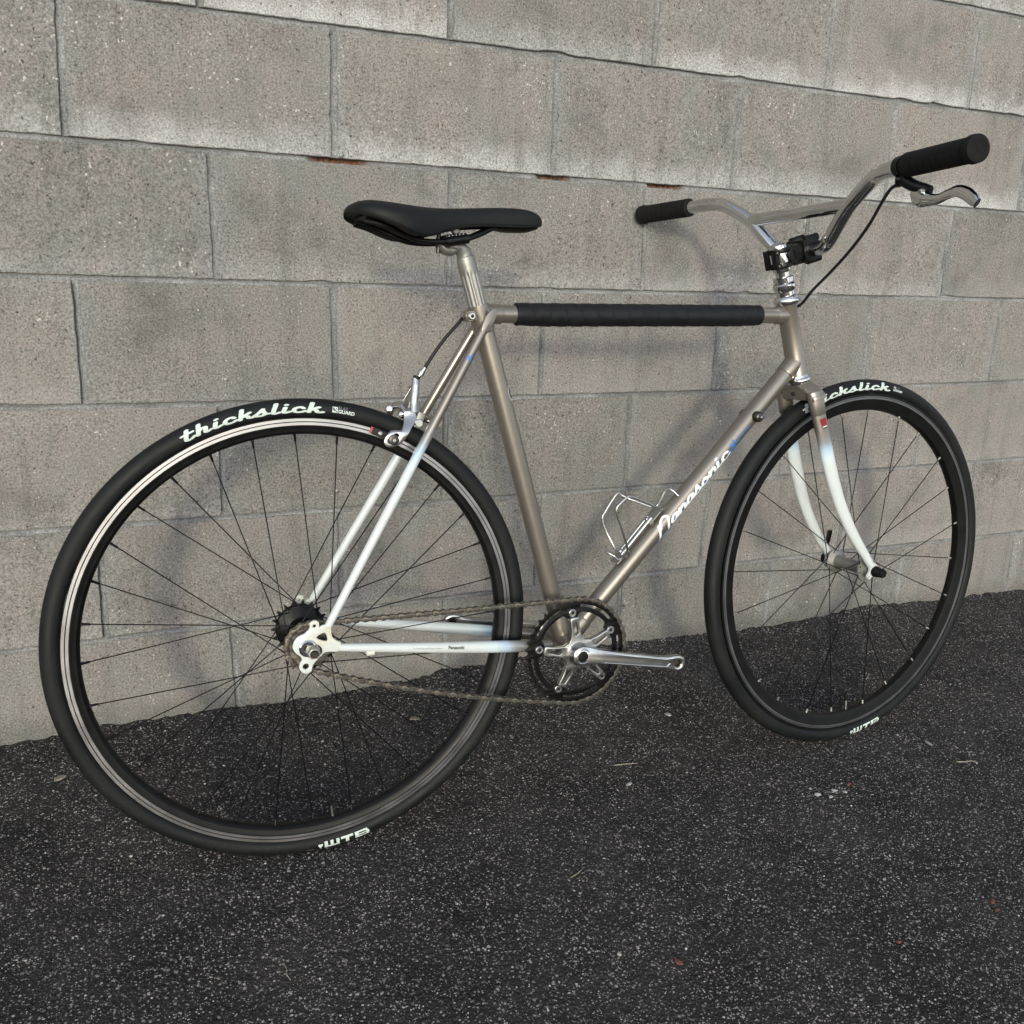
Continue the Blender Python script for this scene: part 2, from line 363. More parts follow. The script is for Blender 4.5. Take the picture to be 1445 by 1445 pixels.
def stone(r, n, sq=.6, seed=None):
    rr = random.Random(seed); bm = bmesh.new(); bmesh.ops.create_icosphere(bm, subdivisions=1, radius=r)
    for v in bm.verts: v.co *= rr.uniform(.72, 1.15); v.co.z *= sq
    bm.verts.index_update(); vs = [v.co.copy() for v in bm.verts]; fs = [tuple(v.index for v in f.verts) for f in bm.faces]; bm.free(); return vs, fs
def gravel():
    protos = [stone(1, 0, .6, k) for k in range(8)]
    P = [np.array([tuple(v) for v in p[0]]) for p in protos]; Fq = np.array(protos[0][1])
    N = 15000; vs = []; fs = []; n = 0
    cols = []
    for k in range(N):
        y = -random.random()**1.0*1.35-.004; x = -.25+random.random()*2.75
        if k < 160: x = 1.135+random.gauss(0, .045); y = -.565+random.gauss(0, .018)
        elif k < 700: x = -.2+random.random()*2.7; y = -abs(random.gauss(0, .018))-.002
        s = min(.0042, .0009*math.exp(random.gauss(.0, .38)))
        if random.random() < .004: s *= 1.7
        a = random.random()*6.28; q = P[k % 8]; ca, sa = math.cos(a), math.sin(a)
        Q = np.stack([(q[:, 0]*ca-q[:, 1]*sa)*s*random.uniform(.8, 1.5)+x, (q[:, 0]*sa+q[:, 1]*ca)*s+y, q[:, 2]*s+gh(x, y)+s*.05], -1)
        vs.append(Q); fs.append(Fq+n); n += len(Q); cols.append(np.full(len(Q), random.random()))
    vs = np.concatenate(vs); fs = np.concatenate(fs)
    t = NT('gravel_stone'); at = t.n('ShaderNodeAttribute', attribute_name='tone').outputs['Fac']
    rp = t.n('ShaderNodeValToRGB'); t.set(rp.inputs[0], at); e = rp.color_ramp.elements
    e[0].color = (.03, .029, .029, 1); e[1].color = (.46, .45, .43, 1)
    for p, cc in ((.35, (.07, .067, .065, 1)), (.75, (.14, .13, .125, 1)), (.93, (.27, .25, .23, 1))): e.new(p).color = cc
    t.P(Base_Color=rp.outputs[0], Roughness=.8)
    MT['gravel'] = t.m
    o = mk('loose_gravel', vs.tolist(), fs.tolist(), 'gravel', smooth=False, attr=('tone', np.concatenate(cols).tolist()))
    tag(o, 'tiny loose grey and white grit scattered over the tarmac', 'grit', kind='stuff')
gravel()

# ------------------------------------------------------------------ block wall
BW, BH = .4064, .2032
wall = empty('block_wall', Matrix.Translation((1.1, 0, -.17)))
tag(wall, 'weathered grey concrete block wall with struck mortar joints behind the bicycle', 'wall')
rowcurve = {0: (-.00413, .00934, -.00071), 1: (.00078, -.00056, -.00015), 2: (.00408, -.00814, .00072), 3: (.00276, -.00598, .00078), 4: (.00162, -.005, .00105), 5: (-.00109, .00314, -.00099)}
def rowz(k, x):
    b = k*BH; xx = min(max(x, -.3), 2.5)
    if k in rowcurve: a, bb, c = rowcurve[k]; b += a*xx*xx+bb*xx+c
    return b
jx = {}
meas = {(5, 0): (-.001, .0058), (5, 1): (.0014, .0037), (5, 2): (.0022, .0005), (5, 3): (-.0014, -.002), (5, 4): (-.0032, -.0052), (5, 5): (.0058, -.0055),
        (3, 0): (-.0061, -.0056), (3, 1): (-.0038, -.0055), (3, 2): (-.0062, -.0073), (3, 3): (-.0047, -.0072), (3, 4): (.0039, -.0042), (3, 5): (.0028, .0036),
        (1, 0): (-.0076, -.0043), (1, 1): (-.0012, .0006), (1, 2): (.001, .002), (1, 3): (.0032, .0088), (1, 4): (-.003, -.0037), (1, 5): (.002, .002),
        (4, 0): (.0054, .0037), (4, 1): (.0038, .0064), (4, 2): (.0063, -.0001), (4, 4): (-.0031, .002),
        (2, 0): (-.0026, -.0004), (2, 1): (-.0009, .002), (2, 2): (-.0024, -.0044), (2, 4): (-.001, .0156),
        (0, 0): (.0055, .0005), (0, 1): (.005, .0053), (0, 2): (.003, .0023), (0, 3): (.0041, -.0002), (0, 4): (.0114, .0073), (0, 5): (.0049, -.0006),
        (6, 1): (.0003, .0032), (6, 2): (-.0023, .0007), (6, 3): (.0041, 0), (6, 4): (-.0018, -.0063)}
def joint(row, i):
    """x of the i-th vertical joint of a course (row = course index counted from its top line), bottom and top"""
    off = 0 if row % 2 else .5
    if (row, i) not in jx:
        jx[(row, i)] = meas.get((row, i), (random.gauss(0, .0025), random.gauss(0, .0025)))
    a, b = jx[(row, i)]; return (i+off)*BW+a, (i+off)*BW+b
HJ = .0042   # half width of a joint
def block(row, i, fine):
    zb0, zt0 = rowz(row-1, 0), rowz(row, 0)
    xl = joint(row, i); xr = joint(row, i+1)
    def corner(x, k): return x, rowz(k, x)
    HV = .0052; BL = corner(xl[0]+HV, row-1); BR = corner(xr[0]-HV, row-1); TR = corner(xr[1]-HV, row); TL = corner(xl[1]+HV, row)
    c = V(((BL[0]+TR[0])/2, 0, (BL[1]+TR[1])/2))
    step = .009 if fine else .05
    rnd = random.Random(row*100+i)
    loop = []
    def edge(p, q, n, zk=None):
        m = max(2, int(math.hypot(q[0]-p[0], q[1]-p[1])/step)); nx, nz = n
        ph = [rnd.uniform(0, 6) for _ in range(4)]
        chips = [(rnd.random(), rnd.uniform(.001, .0036), rnd.uniform(.008, .03)) for _ in range(rnd.choice([0, 0, 1, 1, 2]))]
        for k in range(m):
            t = k/m; x = p[0]+(q[0]-p[0])*t; z = p[1]+(q[1]-p[1])*t
            if zk is not None: z = rowz(zk, x)+(HJ if zk == row-1 else -HJ)
            L = t*BW
            d = (.0002 if zk is not None else .0005)*math.sin(L*50+ph[0])+.0003*math.sin(L*190+ph[1])+rnd.gauss(0, .00030)
            for ct, cd, cw in chips: d -= cd*math.exp(-((t-ct)*BW/cw)**4)
            if not fine: d = 0
            loop.append((x-c.x+nx*d, z-c.z+nz*d))
    edge((BL[0], BL[1]+HJ), (BR[0], BR[1]+HJ), (0, -1), row-1)
    edge((BR[0], BR[1]+HJ), (TR[0], TR[1]-HJ), (1, 0))
    edge((TR[0], TR[1]-HJ), (TL[0], TL[1]-HJ), (0, 1), row)
    edge((TL[0], TL[1]-HJ), (BL[0], BL[1]+HJ), (-1, 0))
    n = len(loop)
    tilt = rnd.gauss(0, .0012), rnd.gauss(0, .0009), rnd.gauss(0, .0006)
    def ring(inset, y, jit=0):
        out = []
        for k, (x, z) in enumerate(loop):
            px, pz = loop[k-1]; qx, qz = loop[(k+1) % n]; tx, tz = qx-px, qz-pz; l = math.hypot(tx, tz) or 1
            nx, nz = -tz/l, tx/l   # inward for counter-clockwise in (x, z)
            yy = y+tilt[0]*x/.2*.5+tilt[1]*z/.1*.5+tilt[2]
            out.append(V((x+nx*inset, yy+(rnd.gauss(0, jit) if jit else 0), z+nz*inset)))
        return out
    vs = ring(0, .016)+ring(0, .0016, .0003 if fine else 0)+ring(.0011, .0002, .0002 if fine else 0)+ring(.003, 0)
    fs = []
    for r_ in range(3):
        for k in range(n):
            l = (k+1) % n; fs.append((r_*n+k, r_*n+l, (r_+1)*n+l, (r_+1)*n+k))
    fs.append(tuple(3*n+k for k in range(n)))
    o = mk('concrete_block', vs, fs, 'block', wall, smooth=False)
    o.location = c-V((1.1, 0, -.17))
    return o
for row in range(0, 10):
    for i in range(-4, 11):
        x0 = (i+(0 if row % 2 else .5))*BW
        fine = x0+BW > -.35 and x0 < 2.5 and row <= 7
        block(row, i, fine)
# mortar: struck joints, flush at the bottom edge and raked back at the top
holes = [(.362, .470), (.783, .856), (1.018, 1.106)]
def mortar():
    g = Geo(); rust = []
    prof = [(-.0105, .0050), (-.0060, .0019), (-.0024, .0008), (.0004, .0026), (.0022, .0068), (.0046, .0080), (.0105, .0078)]
    def strip(pts, nrm, depth=0., hole=None, seed=0):
        rr = random.Random(seed); n = len(pts); vs = []; m = len(prof)
        ph = [rr.uniform(0, 6) for _ in range(4)]
        for k, p in enumerate(pts):
            L = k*.006; wob = .00015*math.sin(L*45+ph[0])+.00015*math.sin(L*140+ph[1])+rr.gauss(0, .00020)
            dd = .0007*math.sin(L*9+ph[2])+.0004*math.sin(L*37+ph[3])+depth
            h = 0
            if hole: h = max([1-min(1, abs(p[0]-(a+b)/2)/((b-a)/2))**6 for a, b in hole]); h = h*(.8+.2*rr.random())
            for j, (u, y) in enumerate(prof):
                yy = y+(dd if 0 < j < m-1 else 0)+(rr.gauss(0, .0003) if 0 < j < m-1 else 0)
                if 0 < j < m-1: yy = min(max(yy, .0003), .0115)
                yy = yy*(1-h)+.021*h if 0 < j < m-1 else yy
                vs.append(V((p[0]+nrm[0]*(u+wob), yy, p[1]+nrm[1]*(u+wob)))); rust.append(h)
        fs = []
        for k in range(n-1):
            for j in range(m-1): fs.append((k*m+j, (k+1)*m+j, (k+1)*m+j+1, k*m+j+1))
        g.add(vs, fs)
    for k in range(-1, 10):
        xs = list(np.arange(-1.6, -.35, .06))+list(np.arange(-.35, 2.6, .006))+list(np.arange(2.6, 4.6, .06))
        strip([(x, rowz(k, x)) for x in xs], (0, 1), .0004, holes if k == 4 else None, 50+k)
    for row in range(0, 10):
        for i in range(-3, 11):
            b, t = joint(row, i); zb, zt = rowz(row-1, b), rowz(row, t)
            st = .006 if -.35 < b < 2.6 and row < 8 else .06
            m = max(2, int((zt-zb-.008)/st))
            strip([(b+(t-b)*k/m, zb+.004+(zt-zb-.008)*k/m) for k in range(m+1)], (-1, 0), random.uniform(-.0012, .001), None, row*37+i)
    o = g.mk('mortar', 'mortar', wall, ang=0)
    a = o.data.attributes.new('rust', 'FLOAT', 'POINT'); a.data.foreach_set('value', rust)
    o.location = V((-1.1, 0, .17))
    cv, cf = box((1.5, .12, .80), (1, 0, 0), (0, 1, 0), (0, 0, 1), 6.4, .19, 2.4, .004)
    b = mk('backing', cv, cf, 'mortar', wall, smooth=False); b.location = V((-1.1, 0, .17))
    a = b.data.attributes.new('rust', 'FLOAT', 'POINT'); a.data.foreach_set('value', [.9]*len(b.data.vertices))
mortar()
# ------------------------------------------------------------------ bicycle (local: x forward, y towards the wall, z up, origin at the rear axle)
ux, wy, vz = V((.99988424, -.01200285, .00935101)), V((.01251609, .9983007, -.05691277)), V((-.008652, .05702322, .99833536))
Mb = Matrix((ux, wy, vz)).transposed().to_4x4(); Mb.translation = V((.26377416, -.4066597, .13272462))
bike = empty('bicycle', Mb)
tag(bike, 'bronze and white single speed bicycle leaning by its handlebar on the block wall', 'bicycle')
def B(x, z, w=0): return V((x, -w, z))      # w: towards the camera side
def sm(t): t = min(1, max(0, t)); return t*t*(3-2*t)
BB = (.4085, -.066)
F0 = lambda v: 0.
fade_ss = lambda v: sm((.312-v.z)/.105)
fade_cs = lambda v: sm((.345-v.x)/.105)
frame = empty('frame', None, bike)
def bt(name, a, b, r, mat='paint', parent=None, fade=F0, seg=28, n=2, **k):
    P = [V(a)+(V(b)-V(a))*(i/(n-1)) for i in range(n)]
    return Geo().add(*tube(P, r, seg)).mk(name, mat, parent or frame, fade=fade, **k)
hx = lambda z: .8042-.2792*(z-.4656)
bt('seat_tube', B(.4085, -.066), B(.2648, .4605), .0143)
bt('top_tube', B(.27, .4480), B(.803, .4465), .0128)
bt('down_tube', B(.4085, -.066), B(hx(.372), .372), .0145)
g = Geo(); ht, hb = B(hx(.4690), .4690), B(hx(.3345), .3345)
g.add(*lathe([(0, .0160), (.003, .0172), (.006, .0160), (.1335, .0160), (.136, .0172), (.1395, .0172)], ht, hb-ht, 32)); g.mk('head_tube', 'paint', frame, fade=F0)
# lugs
def lug(p, d, r, L): d = V(d).normalized(); return lathe([(0, r), (L-.003, r), (L-.0012, r-.0004), (L, r-.0018)], p, d, 28)
td = B(.803, .4465)-B(.27, .448); dd = B(hx(.372), .372)-B(*BB); std = B(.2648, .4605)-B(*BB)
for a_ in ((B(.27, .448), td, .0143, .031), (B(.805, .4465), -td, .0143, .022), (B(hx(.372), .372), -dd, .0160, .031), (B(.2648, .4605), -std, .0157, .040), (B(*BB), std, .0158, .052), (B(*BB), dd, .016, .050)):
    Geo().add(*lug(*a_)).mk('lug', 'paint', frame, fade=F0)
Geo().add(*lathe([(-.0345, .0185), (-.034, .0195), (.034, .0195), (.0345, .0185)], B(*BB), (0, 1, 0), 36)).mk('bottom_bracket_shell', 'paint', frame, fade=F0)
# seat clamp ears and bolt
g = Geo(); ed = (B(.2502, .4452)-B(.268, .4452)).normalized()
for s in (1, -1): g.add(*cyl(B(.2500, .4452, s*.0035), B(.2500, .4452, s*.0125), .0078, 24, .001)); g.add(*box(B(.259, .4458, s*.0075), (1, 0, 0), (0, 1, 0), (0, 0, 1), .016, .008, .0135, .0015))
g.mk('clamp_ear', 'paint', frame, fade=F0)
g = Geo(); g.add(*lathe([(-.016, .0035), (-.016, .0055), (-.0185, .0055), (-.0195, .0042), (-.0195, .0026), (-.0175, .0024), (-.0175, 0)], B(.2500, .4452), (0, 1, 0), 20)); g.add(*cyl(B(.25, .4452, -.017), B(.25, .4452, .017), .0028, 12)); g.mk('clamp_bolt', 'alloy', frame); Geo().add(*lathe([(-.0196, .0024), (-.0198, .0022), (-.0198, 0)], B(.2500, .4452), (0, 1, 0), 12)).mk('hex_socket', 'plastic', frame)
# stays
for s in (1, -1):
    top, bot = B(.2712, .4345, s*.0180), B(.0225, .0325, s*.0615)
    P = [top+(bot-top)*t for t in np.linspace(0, 1, 30)]
    rr = [.0068 if t < .55 else .0068-.0014*(t-.55)/.45 for t in np.linspace(0, 1, 30)]
    Geo().add(*tube(P, rr, 20)).mk('seat_stay', 'paint', frame, fade=fade_ss)
    d = (top-bot).normalized(); n = B(0, 0, s)
    ol = [(.0185*math.cos(a)*(1 if math.cos(a) > 0 else 1.15), .0072*math.sin(a)) for a in np.linspace(0, 2*math.pi, 28, endpoint=False)]
    x_ = d; y_ = (V((0, -s, 0))).cross(d); y_ = y_.normalized(); z_ = x_.cross(y_)
    Geo().add(*plate([ol], .0055, .0012, top+d*.006+V((0, -s*.0035, 0)), x_, y_)).mk('stay_cap', 'paint', frame, fade=F0)
    a, b = B(.372, -.0575, s*.026), B(.0345, -.0005, s*.0605)
    P = [a+(b-a)*t+B(0, 0, s*.006)*math.sin(math.pi*t)*.8 for t in np.linspace(0, 1, 30)]
    rr = [(.0092 if t < .35 else .0092-.0036*(t-.35)/.65, .0085 if t < .35 else .0085-.0030*(t-.35)/.65) for t in np.linspace(0, 1, 30)]
    Geo().add(*tube(P, rr, 20, flat=(0, 0, 1))).mk('chain_stay', 'paint', frame, fade=fade_cs)
# dropouts
drop = [(.0142, .0347), (.0104, .0324), (.0098, .0402), (.004, .043), (-.0021, .0396), (-.0028, .0328), (-.0086, .0266), (-.018, .0229), (-.0242, .0161), (-.0263, .008), (-.023, .0005), (-.0173, -.0052), (-.015, -.0105), (-.0178, -.0157), (-.0191, -.0226), (-.0152, -.0289), (-.0093, -.0312), (-.0032, -.0286), (-.0009, -.0211), (.004, -.0147), (.0159, -.004), (.0333, -.0055), (.0383, .0000), (.0386, .0065), (.0313, .0116), (.0269, .0179), (.0259, .0289), (.0248, .0347)]
tri = [(.0172, .0240), (.0055, .0182), (.0198, .0115)]
slot = [(-.0140, .0115), (-.0060, .0140), (.0080, .0072), (.0125, .0005), (.0105, -.0075), (.0020, -.0090), (-.0070, -.0030), (-.0135, .0048)]
for s in (1, -1):
    Geo().add(*plate([drop, tri, slot, circ(.0022, 12, .0038, .0352), circ(.0042, 16, -.0102, -.0208)], .0052, .0008, B(0, 0, s*.0612), (1, 0, 0), (0, 0, 1), 3)).mk('dropout', 'paint', frame, fade=lambda v: 1.2)
    g = Geo(); g.add(*cyl(B(0, 0, s*.046), B(0, 0, s*.0800), .0048, 18)); g.mk('axle', 'darkmetal', frame)
    g = Geo(); g.add(*lathe([(0, .0098), (.0022, .0098), (.0024, .0088)], B(0, 0, s*.0640), (0, -s, 0), 24))
    hexp = [(.0083*math.cos(a), .0083*math.sin(a)) for a in np.linspace(0, 2*math.pi, 6, endpoint=False)]
    g.add(*plate([hexp], .0095, .0012, B(0, 0, s*.0712), (1, 0, 0), (0, 0, 1))); g.mk('axle_nut', 'satin', frame); Geo().add(*lathe([(0, .0058), (.0006, .0056), (.0006, 0)], B(0, 0, s*.0762), (0, -s, 0), 24)).mk('nut_recess', 'plastic', frame)
    g = Geo(); g.add(*lathe([(0, .0115), (.002, .0118), (.0035, .0098), (.0035, .0055), (0, .0055)], B(-.0070, .0055, s*.0642), (0, -s, 0), 24)); g.mk('axle_washer', 'chrome', frame)
g = Geo(); g.add(*lathe([(0, .0042), (.011, .0042), (.011, .0026), (0, .0026)], B(.0742, -.0150, .0600), (1, 0, 0), 16, True)); g.mk('cable_stop', 'paint', frame, fade=lambda v: 1.2)
g = Geo(); g.add(*cyl(B(.1945, .2985, -.031), B(.1945, .2985, .031), .0058, 18)); g.mk('brake_bridge', 'paint', frame, fade=lambda v: .0)
# shifter bosses on the down tube
for s in (1, -1):
    g = Geo(); p = B(.748, .2838, s*.0135); g.add(*lathe([(0, .0092), (.007, .0088), (.0100, .0072), (.0110, .0055), (.0110, .0032), (.0140, .0032), (.0146, .0022)], p, (0, -s, 0), 24)); g.mk('shifter_boss', 'darkmetal', frame)
    Geo().add(*cyl(p+B(0, 0, s*.0105), p+B(0, 0, s*.0185), .0036, 12)).mk('boss_screw', 'chrome', frame)
# ------- bar tape round the top tube
def wrap():
    vs = []; fs = []; n = 420; seg = 40; x0, x1 = .3215, .7520; pitch = .026
    for i in range(n):
        x = x0+(x1-x0)*i/(n-1)
        for j in range(seg):
            a = 2*math.pi*j/seg
            ph = ((x-x0)/pitch+j/seg) % 1.0
            r = .0128+.0030+.0008*ph-(.0005 if ph > .94 else 0)
            e = min((x-x0), (x1-x)); r = .0129+(r-.0129)*min(1, max(0, e)/.0015)
            belly = .0016*sm((x-x0)/.05)*sm((x1-x)/.05)*max(0, -math.sin(a))
            r += belly
            vs.append(B(x, .448-.0028*(x-.27)+r*math.sin(a), r*math.cos(a)))
    for i in range(n-1):
        for j in range(seg): l = (j+1) % seg; fs.append((i*seg+j, i*seg+l, (i+1)*seg+l, (i+1)*seg+j))
    fs.append(tuple(range(seg))); fs.append(tuple((n-1)*seg+j for j in range(seg)))
    mk('tube_wrap', vs, fs, 'tape', bike)
wrap()
# ------- print and decals
def text_mesh(body, size, bold=0., shear=0., spacing=1.):
    cu = bpy.data.curves.new('tmp', 'FONT'); cu.body = body; cu.size = size; cu.offset = bold; cu.shear = shear; cu.space_character = spacing; cu.resolution_u = 3
    ob = bpy.data.objects.new('tmp', cu); col.objects.link(ob)
    me = bpy.data.meshes.new_from_object(ob.evaluated_get(bpy.context.evaluated_depsgraph_get()))
    bm = bmesh.new(); bm.from_mesh(me); bmesh.ops.triangulate(bm, faces=bm.faces)
    w = max([v.co.x for v in bm.verts] or [1])
    for k in range(1, int(w/(size*.25))):
        bmesh.ops.bisect_plane(bm, geom=bm.verts[:]+bm.edges[:]+bm.faces[:], plane_co=(k*size*.25, 0, 0), plane_no=(1, 0, 0), dist=1e-6)
    for k in range(1, 4):
        bmesh.ops.bisect_plane(bm, geom=bm.verts[:]+bm.edges[:]+bm.faces[:], plane_co=(0, k*size*.2, 0), plane_no=(0, 1, 0), dist=1e-6)
    bm.verts.index_update(); out = ([(v.co.x, v.co.y, 0.) for v in bm.verts], [tuple(v.index for v in f.verts) for f in bm.faces])
    bm.free(); bpy.data.objects.remove(ob); bpy.data.curves.remove(cu); bpy.data.meshes.remove(me); return out
def strokes(lines, wd, n=5):
    """ribbons in 2D; each stroke sits a hair above the one before so that none coincide"""
    vs = []; fs = []
    for q, ln in enumerate(lines):
        w_ = wd
        if isinstance(ln, tuple): ln, w_ = ln
        if n == 1 and len(ln) > 2: P = [V((ln[i][0]+(ln[i+1][0]-ln[i][0])*t, ln[i][1]+(ln[i+1][1]-ln[i][1])*t, 0)) for i in range(len(ln)-1) for t in np.linspace(0, 1, 8, endpoint=False)]+[V((*ln[-1], 0))]
        else: P = cat([(a, b, 0) for a, b in ln], n) if len(ln) > 2 else [V((ln[0][0]+(ln[1][0]-ln[0][0])*t, ln[0][1]+(ln[1][1]-ln[0][1])*t, 0)) for t in np.linspace(0, 1, 6)]
        m = len(P); lift = (q % 9)*1.0
        L = []; Rr = []
        for i, p in enumerate(P):
            d = (P[min(m-1, i+1)]-P[max(0, i-1)]).normalized(); nn = V((-d.y, d.x, 0)); L.append(p+nn*w_/2); Rr.append(p-nn*w_/2)
        base = len(vs); poly = []
        for i in range(m): vs += [(L[i].x, L[i].y, lift), (Rr[i].x, Rr[i].y, lift)]
        for i in range(m-1): fs.append((base+2*i, base+2*i+1, base+2*i+3, base+2*i+2))
        for end, dr in ((0, -1), (m-1, 1)):
            d = (P[min(m-1, end+1)]-P[max(0, end-1)]).normalized()*dr; c = P[end]; b0 = len(vs)
            a0 = math.atan2(-d.x, d.y) if dr > 0 else math.atan2(-d.x, d.y)
            for k in range(7):
                a = math.atan2(d.y, d.x)-math.pi/2+math.pi*k/6; vs.append((c.x+math.cos(a)*w_/2, c.y+math.sin(a)*w_/2, lift))
            fs.append(tuple(range(b0, b0+7)))
    return vs, fs
GL = {'t': ([[(.17, 1.0), (.13, .22), (.2, .02), (.34, .02), (.46, .16)], [(-.02, .63), (.38, .66)]], .44),
      'h': ([[(.12, 1.02), (.10, .02)], [(.1, .34), (.24, .56), (.38, .52), (.38, .14), (.46, .02), (.6, .12)]], .58),
      'i': ([[(.12, .58), (.10, .14), (.18, .02), (.34, .12)], [(.13, .84), (.15, .86)]], .33),
      'c': ([[(.42, .44), (.30, .57), (.12, .46), (.08, .2), (.22, .02), (.40, .05), (.52, .16)]], .50),
      'k': ([[(.12, 1.02), (.10, .02)], [(.42, .60), (.14, .28)], [(.18, .30), (.36, .26), (.42, .06), (.56, .04), (.64, .10)]], .60),
      's': ([[(-.10, .06), (.10, .34), (.24, .68)], [(.22, .62), (.30, .36), (.36, .16), (.24, .01), (.02, .06), (.0, .14)], [(.34, .14), (.50, .14)]], .48),
      'l': ([[(.16, 1.02), (.11, .18), (.20, .02), (.36, .12)]], .34),
      'a': ([[(.42, .50), (.22, .58), (.06, .30), (.14, .03), (.30, .12), (.42, .52)], [(.42, .52), (.42, .14), (.56, .10)]], .52),
      'n': ([[(.08, .56), (.08, .03)], [(.08, .30), (.24, .56), (.38, .46), (.38, .10), (.52, .10)]], .50),
      'o': ([[(.22, .57), (.06, .36), (.12, .04), (.32, .06), (.38, .34), (.24, .57), (.30, .42), (.50, .40)]], .48),
      'r': ([[(.08, .56), (.08, .03)], [(.08, .34), (.26, .56), (.36, .5)]], .4)}
def word(s_, wd, shear=.28, gap=0.):
    lines = []; x = 0
    for ch in s_:
        st, adv = GL[ch]
        for ln in st: lines.append([(x+a+shear*b, b) for a, b in ln])
        x += adv+gap
    return strokes(lines, wd), x
def place(gm, fn, name, mat, parent):
    vs = [fn(a, b, c) for a, b, c in gm[0]]
    return mk(name, vs, gm[1], mat, parent, smooth=False)
# ------- wheels
R0, RT = .3235, .0135
def wheel(name, mw, N, tw, rad_nip, fl_w, fl_r, phase, signs, cross, rear):
    W = empty(name, mw, bike)     # local: x, z in the plane of the wheel, y towards the wall
    if rear: W['label'] = 'rear wheel with bright brake track and thirty two black spokes'
    else: W['label'] = 'front wheel with dark brake track and twenty four black spokes'
    seg = 240
    pr = []
    for a in np.linspace(-math.pi*.79, math.pi*.79, 40): pr.append((RT*math.sin(a), R0+RT*math.cos(a)))
    pr[0] = (-.0085, .3125); pr[-1] = (.0085, .3125)
    pr2 = []
    for a, r in pr:      # fine moulded line on the side wall
        if abs(r-.3168) < .0006: a *= 1.03
        pr2.append((a, r))
    vs, fs = lathe(pr2, (0, 0, 0), (0, 1, 0), seg, True)
    mk('tyre', vs, fs, 'rubber', W)
    hw = .0112; q = rad_nip
    if rear:
        rp = [(-.0092, .3122), (-.0112, .3122), (-.0112, .3008), (-.0106, .3000), (-.0094, .2935), (-.0062, q+.0006), (-.0030, q-.0006), (.0030, q-.0006), (.0062, q+.0006), (.0094, .2935), (.0106, .3000), (.0112, .3008), (.0112, .3122), (.0092, .3122), (.0085, .3080), (0, .3040), (-.0085, .3080)]
    else:
        rp = [(-.0092, .3122), (-.0112, .3122), (-.0112, .3015), (-.0108, .3005), (-.0098, .2930), (-.0070, q+.0010), (-.0030, q-.0006), (.0030, q-.0006), (.0070, q+.0010), (.0098, .2930), (.0108, .3005), (.0112, .3015), (.0112, .3122), (.0092, .3122), (.0085, .3080), (0, .3040), (-.0085, .3080)]
    vs, fs = lathe(rp, (0, 0, 0), (0, 1, 0), seg, True); sharp(mk('rim', vs, fs, 'rim', W), 30)
    for s in (1, -1):
        e = .0004
        for hi, lo in (((.3112, .3071), (.3061, .3020)) if rear else ((.3082, .3066), (.3058, .3028))):
            vs, fs = lathe([(s*.0112, hi), (s*(.0112+e), hi-.0002), (s*(.0112+e), lo+.0002), (s*.0112, lo)], (0, 0, 0), (0, 1, 0), seg); fs = fs[:-2]
            sharp(mk('brake_track', vs, fs, 'track' if rear else 'darktrack', W), 20)
    # hub
    g = Geo()
    if rear:
        g.add(*lathe([(-.050, .0085), (-.0385, .0095), (-.0380, fl_r+.0045), (-.0372, fl_r+.006), (-.0355, fl_r+.006), (-.0340, fl_r+.003), (-.028, .0190), (-.02, .0165), (.02, .0165), (.028, .0190), (.0340, fl_r+.003), (.0355, fl_r+.006), (.0372, fl_r+.006), (.0380, fl_r+.0045), (.0385, .0095), (.050, .0085)], (0, 0, 0), (0, 1, 0), 40))
        g.mk('hub', 'black', W, ang=30)
    else:
        g.add(*lathe([(-.0485, .0060), (-.0440, .0065), (-.0435, .0105), (-.0385, .0115), (-.0375, fl_r+.0035), (-.0345, fl_r+.0040), (-.0335, fl_r+.001), (-.030, .0125), (-.022, .0105), (.022, .0105), (.030, .0125), (.0335, fl_r+.001), (.0345, fl_r+.0040), (.0375, fl_r+.0035), (.0385, .0115), (.0435, .0105), (.0440, .0065), (.0485, .0060)], (0, 0, 0), (0, 1, 0), 40))
        g.mk('hub', 'satin', W, ang=30)
    sv = tube([(0, 0, 0), (0, 0, 1)], .001, 8)
    for j in range(N):
        th = R(phase+360/N*j); side, sg = signs[j % 4]
        fa = th+sg*R(cross); yy = -side*fl_w
        P = V((fl_r*math.cos(fa), yy+side*.0010*(1 if j % 8 < 4 else -1), fl_r*math.sin(fa))); Q = V(((q+.001)*math.cos(th), yy*.10, (q+.001)*math.sin(th)))
        d = (Q-P).normalized()
        vs, fs = tube([P-d*.002, P+d*.020, P+d*.024, Q-d*.001], [.00100, .00100, .00084, .00084], 8); mk('spoke', vs, fs, 'spoke', W)
        nl = .0125 if rear else .0090; vs, fs = tube([Q-d*nl, Q-d*(nl-.0005), Q-d*.004, Q-d*.0035, Q+d*.001], [.0011, .0016, .0017, .0021, .0021], 8)
        mk('nipple', vs, fs, 'spoke' if rear else 'satin', W)
        mk('spoke_head', *cyl(P+V((0, -side*.0016, 0)), P+V((0, side*.0016, 0)), .0017, 8, .0004), 'spoke', W)
    va = R(-84.4 if rear else -103.4); d = V((math.cos(va), 0, math.sin(va)))
    Geo().add(*cyl(d*(q+.001), d*(q-.026), .0028, 12)).mk('valve_stem', 'alloy', W)
    Geo().add(*lathe([(0, .0033), (.009, .0036), (.0095, .0026), (.015, .0024), (.016, .0015)], d*(q-.018), -d, 12)).mk('valve_cap', 'plastic', W)
    # side-wall print
    def on_tyre(a0, r0, cw=1):
        def fn(x, y, lift):
            r = r0+y; th = a0-cw*x/(r0+.006)
            yy = math.sqrt(max(RT*RT-(r-R0)**2, 1e-8))+.00025+lift*.00003
            return V((r*math.cos(th), -yy, r*math.sin(th)))
        return fn
    A0, A1 = (116.6, 82.2) if rear else (102.0, 63.6)
